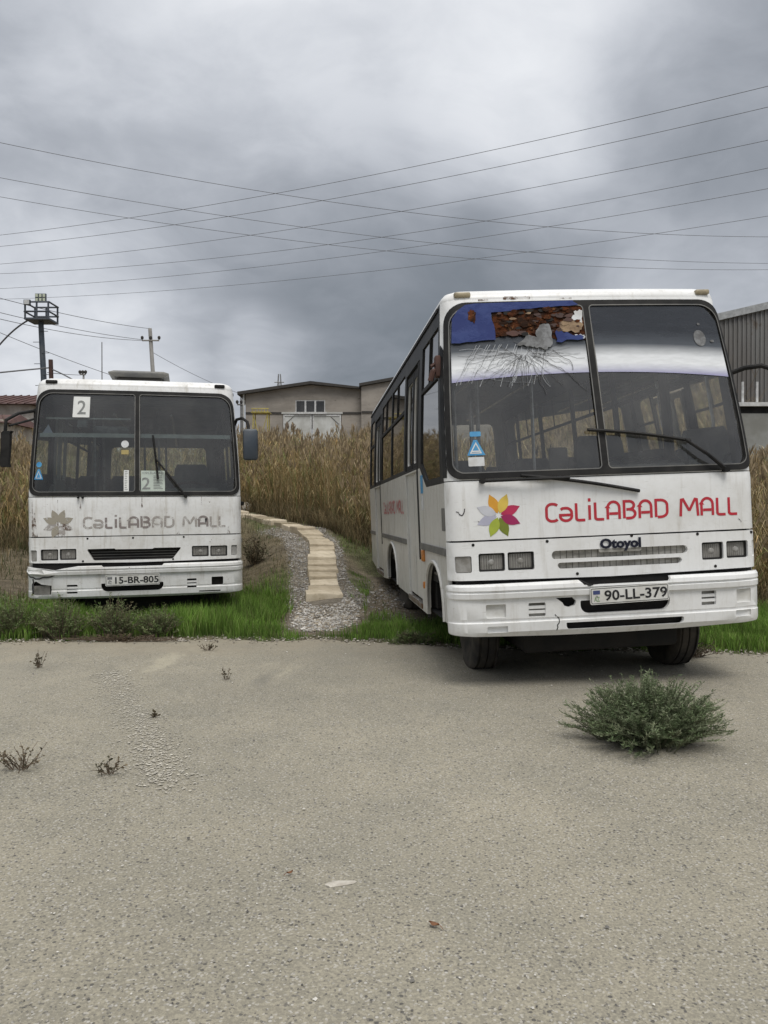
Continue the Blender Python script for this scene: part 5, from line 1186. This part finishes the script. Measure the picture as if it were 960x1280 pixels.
# leaves and a chip on the yard
for i, (x, y, lab) in enumerate(((-.338, 2.75, 'small brown dead leaf left of the middle of the yard'), (.158, 2.41, 'curled orange brown dead leaf on the yard'))):
    q = MB(); s_ = .02 if i else .014
    rowsv = [[(u * s_ * (1.0 - .2 * abs(v)), v * s_ * .55 * (1 - abs(u) ** 2 * .9), .006 + .006 * u * u + .004 * abs(v)) for v in (-1, 0, 1)] for u in np.linspace(-1, 1, 7)]
    for a_ in range(6):
        for b_ in range(2): q.add([rowsv[a_][b_], rowsv[a_ + 1][b_], rowsv[a_ + 1][b_ + 1], rowsv[a_][b_ + 1]], [(0, 1, 2, 3)])
    q.tube([(-s_, 0, .012), (-s_ * 1.7, s_ * .2, .004)], .0012, 4)
    o = q.build('dead_leaf', 'dead_leaf', None, 60); o.location = (x, y, .003); o.rotation_euler = (0, 0, .6 + i * 2); tag(o, lab, 'leaf', 'dead leaves on the yard')
def rock(name, loc, sx, sy, sz_, mat, label, cat, seed, group=None):
    r = np.random.default_rng(seed); q = MB(); rings = []
    ph = r.uniform(.8, 1.2, 12)
    for zt, rs_ in ((-.2, .9), (.15, 1.0), (.55, .85), (.85, .55), (1.0, .2)):
        rings.append([(sx * rs_ * ph[k] * math.cos(R(30 * k)) * r.uniform(.93, 1.07), sy * rs_ * ph[k] * math.sin(R(30 * k)) * r.uniform(.93, 1.07), sz_ * zt * r.uniform(.93, 1.05)) for k in range(12)])
    q.loft(rings, True); o = q.build(name, mat, None, 50); o.location = loc; o.rotation_euler = (0, 0, r.uniform(0, 3)); tag(o, label, cat, group); return o
rock('mortar_patch', (-.155, 2.69, .0015), .062, .020, .004, 'pale_stain', 'thin pale oval patch of dried mortar on the yard', 'mortar patch', 70)
rock('pale_stone', (-2.0, 7.56, .0), .05, .04, .03, 'rock_pale', 'pale stone on the asphalt edge before the left bus', 'stone', 71)
for i, (x, y, s_, lab) in enumerate(((-3.55, 19.6, .26, 'largest pale boulder on the bare ground behind the left bus'), (-3.15, 19.4, .17, 'middle pale boulder before the reeds'), (-2.82, 19.3, .12, 'smallest pale boulder of the row before the reeds'))):
    rock('boulder', (x, y, tz(x, y)), s_ * 1.3, s_, s_ * .8, 'rock_pale', lab, 'boulder', 72 + i, 'pale boulders behind the path')

# ------------------------------------------------------------------ buildings
def at(px, py, d): return Vector(((px - 480) * d / 961, d, CAM_H - (py - 632) * d / 961))
def glassbox(q, x0, x1, y, z0, z1): q.box(x0, x1, y, y + .02, z0, z1); return q
# warehouse with a low gable
D = 55.0; Lx, Rx, Ax = at(307, 0, D).x, at(452, 0, D).x, at(389, 0, D).x
zE, zA, zR, z0 = at(0, 492.5, D).z, at(0, 481.5, D).z, at(0, 487, D).z, 3.7
gl_, gr_, gt = at(353.5, 0, D).x, at(427, 0, D).x, at(0, 517.5, D).z; gb = gt - 3.6
wl, wr, wt_, wb = at(369.5, 0, D).x, at(406.5, 0, D).x, at(0, 500, D).z, at(0, 515.3, D).z
wh = empty('warehouse', (Lx, D, z0)); inv = Vector((-Lx, -D, -z0))
def wpart(mb, name, mat, par=None, sm=None):
    mb.v = [tuple(Vector(p) + inv) for p in mb.v]; return mb.build(name, mat, par or wh, sm)
fw = lambda u, v, off=0.: (u + inv.x, D - off + inv.y, v + inv.z)
sheet('front_wall', [(Lx, z0 - 1), (Rx, z0 - 1), (Rx, zR), (Ax, zA), (Lx, zE)], fw, 'concrete_wall', wh, 0, .3, [[(gl_, gb), (gr_, gb), (gr_, gt), (gl_, gt)], [(wl, wb), (wr, wb), (wr, wt_), (wl, wt_)]], (), (), 3)
q = MB(); q.box(Lx, Lx + .3, D + .31, D + 28, z0 - 1, zE - .05); wpart(q, 'side_wall', 'concrete_wall')
rf_ = empty
q = MB(); ov = .45
q.add([(Lx - .5, D - ov, zE - .12), (Ax, D - ov, zA + .02), (Ax, D + 28, zA + .02), (Lx - .5, D + 28, zE - .12), (Lx - .5, D - ov, zE + .10), (Ax, D - ov, zA + .22), (Ax, D + 28, zA + .22), (Lx - .5, D + 28, zE + .10)], [(0, 1, 5, 4), (4, 5, 6, 7), (3, 2, 1, 0), (0, 4, 7, 3)])
q.add([(Rx, D - ov, zR - .02), (Ax, D - ov, zA + .02), (Ax, D + 28, zA + .02), (Rx, D + 28, zR - .02), (Rx, D - ov, zR + .12), (Ax, D - ov, zA + .22), (Ax, D + 28, zA + .22), (Rx, D + 28, zR + .12)], [(0, 4, 5, 1), (4, 7, 6, 5), (3, 0, 1, 2), (0, 3, 7, 4)])
wpart(q, 'roof', 'roof_dark')
q = MB(); zb_ = at(0, 516.5, D).z; q.box(Lx + .01, gl_ - .06, D - .05, D - .005, zb_ - .07, zb_ + .07); wpart(q, 'wall_band', 'roof_dark')
q = MB(); q.box(gr_ + .06, Rx - .01, D - .05, D - .005, zb_ - .07, zb_ + .07); wpart(q, 'wall_band', 'roof_dark')
q = MB(); q.tube([(Lx - .1, D - .15, zE), (Lx - .1, D - .15, z0)], .06, 6); wpart(q, 'downpipe', 'gate_white')
gm_ = (gl_ + gr_) / 2
for a_, b_ in ((gl_ + .04, gm_ - .03), (gm_ + .03, gr_ - .04)):
    q = MB(); q.box(a_, b_, D + .02, D + .08, gb, gt - .04); lf = wpart(q, 'gate_leaf', 'gate_white')
    q = MB(); q.box(a_, a_ + .10, D - .02, D + .018, gb, gt - .04).box(b_ - .10, b_, D - .02, D + .018, gb, gt - .04).box(a_ + .11, b_ - .11, D - .02, D + .018, gt - .15, gt - .04).box(a_ + .11, b_ - .11, D - .02, D + .018, gt - 1.95, gt - 1.85); wpart(q, 'gate_frame', 'window_white', lf)
    q = MB(); s_ = 1 if a_ < gm_ - 1 else -1; ex = a_ if s_ > 0 else b_; q.tube([(ex + s_ * .12, D, gt - .75), (ex + s_ * .75, D, gt - .15)], .03, 4); wpart(q, 'gate_brace', 'gate_dark', lf)
q = MB(); q.box(gl_ - .08, gr_ + .08, D - .06, D - .004, gt, gt + .12); wpart(q, 'gate_lintel', 'gate_white')
q = MB(); q.box(wl - .1, wr + .1, D - .12, D - .004, wb - .14, wb); wn_s = wpart(q, 'window_sill', 'window_white')
fr_ = MB(); 
for i in range(4): xx = wl + (wr - wl) * i / 3; fr_.box(xx - .06, xx + .06, D + .02, D + .12, wb, wt_)
fr_.box(wl + .07, wr - .07, D + .03, D + .11, wt_ - .08, wt_); wf = wpart(fr_, 'window_frame', 'window_white')
for i in range(3):
    q = MB(); q.box(wl + (wr - wl) * i / 3 + .06, wl + (wr - wl) * (i + 1) / 3 - .06, D + .06, D + .08, wb, wt_ - .08); wpart(q, 'window_pane', 'far_glass', wf)
q = MB(); q.box(wl - .5, wr + .5, D + 1.5, D + 1.6, wb - 1, wt_ + .5); wpart(q, 'dark_interior', 'dark_void')
tag(wh, 'grey gabled warehouse with white double gate and three-pane window', 'warehouse')
# taller neighbour
R2 = at(640, 0, D).x; zn0, zn1 = at(0, 485, D).z, at(0, 468, D).z - .9
nb = empty('concrete_building', (Rx, D - .6, z0)); inv2 = Vector((-Rx, -(D - .6), -z0))
q = MB(); pts = [(Rx, z0 - 1), (R2, z0 - 1), (R2, zn0 - .4), ((Rx + R2) / 2, zn1 + .9), (Rx, zn0)]
q.loft([[(p[0], D - .6, p[1]) for p in pts], [(p[0], D + 25, p[1]) for p in pts]], True); q.v = [tuple(Vector(p) + inv2) for p in q.v]; q.build('wall', 'concrete_wall', nb, None)
q = MB(); pts = [(Rx - .15, zn0 + .005), ((Rx + R2) / 2, zn1 + .905), (R2 + .15, zn0 - .39), (R2 + .15, zn0 - .19), ((Rx + R2) / 2, zn1 + 1.12), (Rx - .15, zn0 + .2)]
q.loft([[(p[0], D - .85, p[1]) for p in pts], [(p[0], D + 25, p[1]) for p in pts]], True); q.v = [tuple(Vector(p) + inv2) for p in q.v]; q.build('roof', 'roof_dark', nb, None)
q = MB(); q.box(Rx + .02, R2 - .02, D - .66, D - .605, zb_ - .07, zb_ + .07); q.v = [tuple(Vector(p) + inv2) for p in q.v]; q.build('wall_band', 'roof_dark', nb, None)
tag(nb, 'taller bare concrete building joined to the right of the warehouse', 'building')
# yellow trestle in front of the warehouse
d = 44.0; a0, a1 = at(317.5, 0, d).x, at(336, 0, d).x; zt1, zt0 = at(0, 512, d).z, at(0, 517, d).z
ty = empty('yellow_trestle', ((a0 + a1) / 2, d, 3.2)); ox, oz = (a0 + a1) / 2, 3.2
for sx in (-1, 1):
    for sy in (-1, 1):
        q = MB(); q.tube([(sx * .46, sy * .42, -.3), (sx * .40, sy * .34, zt0 - oz)], .035, 5); q.build('leg', 'yellow_paint', ty)
q = MB(); q.box(-.52, .52, -.45, .45, zt0 - oz, zt0 - oz + .06); q.build('deck', 'yellow_paint', ty)
for k in range(6):
    q = MB(); xx = -.42 + .168 * k; q.tube([(xx, -.42, zt0 - oz + .06), (xx, -.42, zt1 - oz)], .018, 4); q.build('baluster', 'yellow_paint', ty)
q = MB(); q.tube([(-.5, -.42, zt1 - oz), (.5, -.42, zt1 - oz)], .025, 4); q.build('rail', 'yellow_paint', ty)
for sx in (-1, 1):
    q = MB(); q.tube([(sx * .45, -.40, .2), (-sx * .41, -.36, zt0 - oz - .05)], .02, 4); q.build('brace', 'yellow_paint', ty)
tag(ty, 'yellow steel trestle with railing before the warehouse corner', 'trestle')
# house with the dark red roof at the left
d = 45.0; xr = at(46, 0, d).x; ze, zr_ = at(0, 505, d).z, at(0, 484, d).z; hz = 3.5
hs = empty('house', (xr - 7, d, hz))
q = MB(); q.box(-7, 6.6, 0, 7, -.8, ze - hz); q.build('wall', 'plaster', hs, None)
q = MB(); q.add([(-7.4, -.5, ze - hz - .05), (7, -.5, ze - hz - .05), (6.9, 3.5, zr_ - hz), (-7.3, 3.5, zr_ - hz), (7, 7.5, ze - hz - .05), (-7.4, 7.5, ze - hz - .05)], [(0, 1, 2, 3), (3, 2, 4, 5), (1, 4, 2), (0, 3, 5), (0, 5, 4, 1)]); rfo = q.build('roof', 'roof_red', hs, None)
for k in range(29):
    q = MB(); xx = -7.2 + .49 * k; q.tube([(xx, -.5, ze - hz - .02), (xx * .99, 3.5, zr_ - hz + .03)], .03, 4); q.build('roof_seam', 'roof_red', rfo)
for xx in (-4.5, -1.5, 1.6, 4.6):
    q = MB(); q.box(xx - .5, xx + .5, -.05, -.004, .6, 1.9); wn = q.build('window', 'window_white', hs, None); q = MB(); q.box(xx - .4, xx + .4, -.08, -.052, .7, 1.8); q.build('pane', 'far_glass', wn, None)
tag(hs, 'low house with dark red metal roof behind the reeds at left', 'house')
d = 39.0; sh_x = at(13, 0, d).x; zt_ = at(0, 513, d).z; zl_ = at(0, 524, d).z
sh = empty('shed', (sh_x - 3, d, 3.0)); q = MB(); q.box(-3, 2.7, 0, 4, -.8, zl_ - 3); q.build('wall', 'plaster', sh, None)
q = MB(); q.add([(-3.2, -.3, zl_ - 3), (3.0, -.3, zl_ - 3 - .2), (2.6, 2, zt_ - 3), (-3.2, 2, zt_ - 3 + .1), (-3.2, 4.3, zl_ - 3), (3, 4.3, zl_ - 3 - .2)], [(0, 1, 2, 3), (3, 2, 5, 4), (1, 5, 2), (0, 3, 4), (0, 4, 5, 1)]); q.build('roof', 'roof_red', sh, None)
tag(sh, 'small shed with sloping red roof in front of the red-roofed house', 'shed')
# corrugated hangar on the right
d = 24.0; xa, xb = 8.0, 22.5; xm = 15.5; zl = 6.5; zm = 8.28
hg = empty('corrugated_hangar', (xa, d, 1.6)); q = MB(); nrib = 104; step_ = (xb - xa) / nrib
for k in range(nrib):
    x0_ = xa + k * step_
    prof = [(x0_, 0), (x0_ + step_ * .55, 0), (x0_ + step_ * .65, -.045), (x0_ + step_ * .9, -.045), (x0_ + step_, 0)]
    for (u0, v0), (u1, v1) in zip(prof, prof[1:]):
        top = lambda u: zl + (zm - zl) * (1 - abs(u - xm) / (xm - xa))
        q.add([(u0 - xa, v0, -1), (u1 - xa, v1, -1), (u1 - xa, v1, top(u1) - 1.6), (u0 - xa, v0, top(u0) - 1.6)], [(0, 1, 2, 3)])
q.build('corrugated_wall', 'corrugated', hg, None)
q = MB(); pr_ = [(-.2, zl - 1.62), (xm - xa, zm - 1.6 - .02), (xb - xa + .2, zl - 1.62), (xb - xa + .2, zl - 1.40), (xm - xa, zm - 1.6 + .2), (-.2, zl - 1.40)]
q.loft([[(p[0], -.12, p[1]) for p in pr_], [(p[0], 20, p[1]) for p in pr_]], True); q.build('roof', 'fascia', hg, None)
q = MB(); q.box(0.0, .1, .05, 19.8, -1, zl - 1.65); q.build('side_wall', 'corrugated', hg, None)
tag(hg, 'grey corrugated metal hangar behind the right bus', 'hangar')
# grey yard wall with a white coping and two white posts
d = 20.0; wx0, wx1 = 8.75, 15.0; zt_ = at(0, 503.5, d).z; g0 = tz(9.5, d)
yw = empty('yard_wall', (wx0, d, g0)); q = MB(); q.box(0, wx1 - wx0, 0, .25, -.5, zt_ - g0 - .28); q.build('wall', 'wall_grey', yw, None)
q = MB(); q.box(-.05, wx1 - wx0, -.10, .34, zt_ - g0 - .10, zt_ - g0); q.build('coping', 'window_white', yw, None)
q = MB(); q.box(-.03, wx1 - wx0, .02, .24, zt_ - g0 - .278, zt_ - g0 - .103); q.build('dark_beam', 'black_rubber', yw, None)
for px_ in (930.5, 948.5):
    xx = at(px_, 0, d).x - wx0; q = MB(); q.tube([(xx, .12, zt_ - g0 + .002), (xx, .12, zt_ - g0 + .56)], .03, 6); q.build('post', 'window_white', yw)
tag(yw, 'grey yard wall with white coping and white posts beside the hangar', 'wall')

# ------------------------------------------------------------------ bare shrubs
def twiggy(name, loc, hgt, seed, label, group, mat='twig_pale'):
    r_ = random.Random(seed); root = empty(name, loc)
    def br(p, d_, L, rad, dep, q):
        pts = [p]; 
        for k in range(3):
            d_ = (d_ + Vector((r_.uniform(-.18, .18), r_.uniform(-.18, .18), r_.uniform(-.02, .12)))).normalized(); pts.append(pts[-1] + d_ * L / 3)
        q.tube(pts, rad, 4, rad * .55, False)
        if dep > 0:
            for k in range(r_.randint(3, 4)):
                dd = (d_ + Vector((r_.uniform(-.8, .8), r_.uniform(-.8, .8), r_.uniform(-.1, .5)))).normalized(); br(pts[r_.randint(1, 3)], dd, L * r_.uniform(.5, .75), rad * .5, dep - 1, q)
    for k in range(4):
        q = MB(); br(Vector((r_.uniform(-.1, .1), r_.uniform(-.1, .1), -.05)), Vector((r_.uniform(-.4, .4), r_.uniform(-.4, .4), 1)).normalized(), hgt * .5, .02 * hgt / 2, 3, q); q.build('branch', mat, root)
    tag(root, label, 'shrub', group)
gshr = 'bare shrubs near the buildings'
for i, (x, y, hh, lab) in enumerate(((9.0, 21.2, 3.5, 'bare twiggy shrub rising left of the white posts'), (9.75, 21.5, 3.3, 'bare twiggy shrub rising between the white posts'), (-18.3, 37.0, 3.3, 'bare shrub beside the shed with the red roof'), (-19.6, 38.0, 3.0, 'bare shrub in front of the red-roofed house'))):
    twiggy('bare_shrub', (x, y, tz(x, y)), hh, 80 + i, lab, gshr)
for i, (px_, py_, d_) in enumerate(((357.5, 541, 30), (366, 536, 30), (372, 543, 30.4), (359, 535, 31), (397, 543, 30))):          # a few tall reed heads before the gate
    p = at(px_, py_, d_); gz = tz(p.x, p.y); o = empty('tall_reed', (p.x, p.y, gz)); q = MB(); q.tube([(0.05, 0, -.05), (.02, 0, (p.z - gz) * .5), (0, 0, p.z - gz)], .012, 4, .006); q.build('stem', 'twig_pale', o)
    q = MB(); q.lathe([(0, .01), (.05, .06), (.14, .085), (.24, .06), (.34, .012)], 'z', (0, 0, p.z - gz - .08), 7); q.build('plume', 'twig', o); tag(o, ['tall plumed reed against the white gate, leftmost', 'tall plumed reed against the white gate, highest', 'tall plumed reed against the white gate, right of the highest', 'tall plumed reed against the white gate, set back', 'tall plumed reed before the right half of the white gate'][i], 'reed', 'plumed reeds before the gate')

# ------------------------------------------------------------------ masts and poles
d = 30.0; b = at(57, 475, d); t = at(52, 404, d); gz = tz(b.x, d)
mt = empty('floodlight_mast', (b.x + .15, d, gz)); inv3 = -mt.location
def mpart(q, name, mat, par=None): q.v = [tuple(Vector(p) + inv3) for p in q.v]; return q.build(name, mat, par or mt)
q = MB(); q.tube([(b.x + .15, d, gz - .3), (t.x, d, t.z)], .125, 10, .10); mpart(q, 'pole', 'steel_blue')
x0_, x1_ = at(37.5, 0, d).x, at(68, 0, d).x; zb2, zt2 = at(0, 403, d).z, at(0, 381.5, d).z
q = MB(); q.box(x0_, x1_, d - .45, d + .45, zb2, zb2 + .07); mpart(q, 'platform', 'steel_blue')
for xx in (x0_ + .03, (x0_ + x1_) / 2, x1_ - .03):
    for yy in (d - .42, d + .42):
        q = MB(); q.tube([(xx, yy, zb2 + .07), (xx, yy, zt2)], .038, 5); mpart(q, 'cage_post', 'steel_blue')
for zz_ in (zt2, (zb2 + zt2) / 2 - .03):
    for yy in (d - .42, d + .42):
        q = MB(); q.tube([(x0_, yy, zz_), (x1_, yy, zz_)], .036, 5); mpart(q, 'cage_rail', 'steel_blue')
    for xx in (x0_, x1_):
        q = MB(); q.tube([(xx, d - .42, zz_), (xx, d + .42, zz_)], .036, 5); mpart(q, 'cage_rail', 'steel_blue')
f0, f1 = at(49, 380, d), at(62.5, 370, d)
q = MB(); q.rbox(f0.x, f1.x, d - .30, d - .22, f0.z, f1.z, .01); fl = mpart(q, 'floodlight', 'steel_blue')
for i in range(3):
    for j in range(2):
        q = MB(); ww, hh = (f1.x - f0.x) / 3, (f1.z - f0.z) / 2; q.box(f0.x + ww * i + .025, f0.x + ww * (i + 1) - .025, d - .32, d - .302, f0.z + hh * j + .02, f0.z + hh * (j + 1) - .02); mpart(q, 'lamp_lens', 'lamp_glass', fl)
f0, f1 = at(38.5, 386, d), at(46.5, 379.5, d)
q = MB(); q.rbox(f0.x, f1.x, d - .55, d - .46, f0.z, f1.z, .01); fl = mpart(q, 'floodlight', 'steel_blue'); q = MB(); q.box(f0.x + .03, f1.x - .03, d - .57, d - .552, f0.z + .02, f1.z - .02); mpart(q, 'lamp_lens', 'sticker_white', fl)
for k in range(9):
    zz_ = t.z - .35 - .42 * k; q = MB(); s_ = -1 if k % 2 else 1; xx = t.x + (b.x + .15 - t.x) * (t.z - zz_) / (t.z - gz); q.tube([(xx, d - .1, zz_), (xx + s_ * .30, d - .1, zz_)], .012, 4); mpart(q, 'climbing_rung', 'steel_blue')
tag(mt, 'dark steel mast with caged platform and floodlights behind the left bus', 'mast')
def pole(name, px, ytop, ybot, d, r0, r1, mat, label, lean=0, arms=(), group=None):
    t = at(px, ytop, d); gz = tz(t.x, d); o = empty(name, (t.x + lean, d, gz)); q = MB(); q.tube([(0, 0, -.3), (-lean, 0, t.z - gz)], r0, 8, r1); q.build('shaft', mat, o)
    for (pa, pb, py) in arms:
        A, B = at(pa, py, d), at(pb, py, d); q = MB(); q.tube([A - o.location + Vector((0, -.1, 0)), B - o.location + Vector((0, -.1, 0))], .05 * d / 45, 5); ar = q.build('crossarm', mat, o)
        for pp in (pa, (pa + pb) / 2, pb):
            c = at(pp, py, d) - o.location + Vector((0, -.1, .05)); s_ = d / 45; q = MB(); q.lathe([(0, .03 * s_), (.05 * s_, .08 * s_), (.16 * s_, .09 * s_), (.22 * s_, .03 * s_)], 'z', c, 7); q.build('insulator', 'roof_dark', ar)
    tag(o, label, 'pole', group); return o
gp = 'poles on the skyline'
pole('utility_pole', 188, 411, 465, 45, .15, .11, 'pole_concrete', 'leaning pale concrete utility pole with crossarm above the left bus', .55, ((179, 200, 426.5),), gp)
pole('steel_rod', 128, 428, 473, 40, .04, .025, 'steel_grey', 'thin bare steel rod standing between mast and utility pole', 0, (), gp)
pole('rusty_post', 64, 450, 475, 29, .09, .085, 'rust_post', 'short rusty post right beside the floodlight mast', .15, (), gp)
pole('utility_pole', 105, 468, 480, 80, .14, .10, 'pole_concrete', 'tiny distant utility pole right of the rusty post', 0, ((101, 108, 468.5),), gp)
pole('utility_pole', 302, 490, 530, 60, .12, .10, 'steel_grey', 'distant pole just above the right mirror of the left bus', 0, ((297, 307, 506),), gp)
# lattice pylon far away
d = 150.0; c = at(349.5, 0, d); zt_ = at(0, 468, d).z; gz = 3.9; py_ = empty('lattice_pylon', (c.x, d, gz)); H_ = zt_ - gz
for sx, sy in ((-1, -1), (1, -1), (-1, 1), (1, 1)):
    q = MB(); q.tube([(sx * 1.6, sy * 1.6, -.3), (sx * .18, sy * .18, H_)], .09, 4); q.build('leg', 'steel_grey', py_)
for zz_ in (.84, .93):
    q = MB(); L_ = 1.0 if zz_ > .9 else .75; q.tube([(-L_ * .95, -.3, H_ * zz_), (L_ * .95, -.3, H_ * zz_)], .09, 4); q.build('crossarm', 'steel_grey', py_)
for k in range(9):
    z1, z2 = H_ * k / 9.5, H_ * (k + 1) / 9.5; w1, w2 = 1.6 - 1.42 * z1 / H_, 1.6 - 1.42 * z2 / H_; q = MB(); q.tube([(-w1, -w1, z1), (w2, -w2, z2)], .05, 3); q.build('brace', 'steel_grey', py_); q = MB(); q.tube([(w1, -w1, z1), (-w2, -w2, z2)], .05, 3); q.build('brace', 'steel_grey', py_)
tag(py_, 'small distant lattice pylon above the warehouse roof', 'pylon')

# ------------------------------------------------------------------ overhead wires
def wire(pts, d0, d1, rad, label, group, name='power_line', ext=.25, cat='wire'):
    P0, P1 = at(pts[0][0], pts[0][1], d0), at(pts[-1][0], pts[-1][1], d1); S_, Z_ = [], []
    for px, py in pts:
        k_ = (px - 480) / 961; A, B = P0.xy, P1.xy; s_ = (k_ * A.y - A.x) / ((B.x - A.x) - k_ * (B.y - A.y)); dd = A.y + (B.y - A.y) * s_
        S_.append(s_); Z_.append(CAM_H - (py - 632) * dd / 961)
    cf = np.polyfit(S_, Z_, 2); q = MB(); LN = []
    for s_ in np.linspace(-ext, 1 + ext, 40): LN.append(Vector((P0.x + (P1.x - P0.x) * s_, P0.y + (P1.y - P0.y) * s_, float(np.polyval(cf, s_)))) - P0)
    q.tube(LN, rad, 4, None, False); o = q.build(name, 'wire', None); o.location = P0; tag(o, label, cat, group)
gwire = 'power lines crossing the sky'
dd = lambda y: 7.2 * 961 / (632 - y)
LN_ = [([(0, 180), (350, 243), (500, 266), (700, 286), (960, 297)], 'highest of the three wires falling from left to right'), ([(0, 223), (300, 275), (500, 299), (750, 323), (960, 330)], 'middle of the three wires falling from left to right'),
       ([(0, 247), (300, 293), (480, 315), (700, 331), (960, 338)], 'lowest of the three wires falling from left to right'), ([(0, 295), (350, 243), (480, 217), (700, 170), (960, 110)], 'topmost of the six wires rising to the right'),
       ([(0, 309), (300, 270), (480, 238), (700, 193), (960, 136)], 'second from top of the six wires rising to the right'), ([(0, 331), (300, 297), (500, 266), (730, 223), (960, 177)], 'third from top of the six wires rising to the right'),
       ([(0, 343), (300, 320), (540, 288), (700, 262), (960, 211)], 'fourth from top of the six wires rising to the right'), ([(0, 362), (300, 335), (540, 307), (700, 285), (960, 235)], 'fifth from top of the six wires rising to the right'),
       ([(60, 373), (300, 355), (600, 325), (790, 298), (960, 270)], 'lowest of the six wires rising to the right')]
for pts, lab in LN_: wire(pts, dd(pts[0][1]), dd(pts[-1][1]), .0054, lab, gwire)
gw2 = 'thin wires behind the left bus'
for pts, d0, d1, rr_, lab in [([(0, 431), (12, 421), (27, 404), (36, 402)], 29.6, 29.6, .035, 'thick black cable sagging to the mast platform'), ([(0, 466), (30, 463), (62, 460)], 26, 29, .025, 'dark cable from the left edge to the rusty post'),
       ([(66, 462), (92, 475), (110, 486)], 29, 26, .025, 'dark cable dropping from the rusty post to the right'), ([(0, 373), (60, 388), (186, 411)], 32, 44.8, .013, 'thin wire from the left edge to the utility pole top'),
       ([(0, 391), (80, 409), (179, 425)], 32, 44.8, .013, 'thin wire from the left edge to the crossarm, upper'), ([(0, 399), (90, 417), (179, 426)], 31, 44.8, .013, 'thin wire from the left edge to the crossarm, lower'),
       ([(0, 416), (60, 440), (130, 466), (250, 500)], 30, 45, .012, 'thin wire slanting down behind the mast'), ([(60, 466), (100, 469), (108, 469)], 40, 80, .02, 'thin wire to the tiny distant pole'), ([(190, 440), (230, 462), (300, 492)], 45, 60, .014, 'thin wire from the utility pole to the distant pole')]:
    ex = .0 if lab.startswith(('thick', 'dark')) else (.0 if 'to the' in lab else .15)
    wire(pts, d0, d1, rr_, lab, gw2, 'thin_wire', ex)
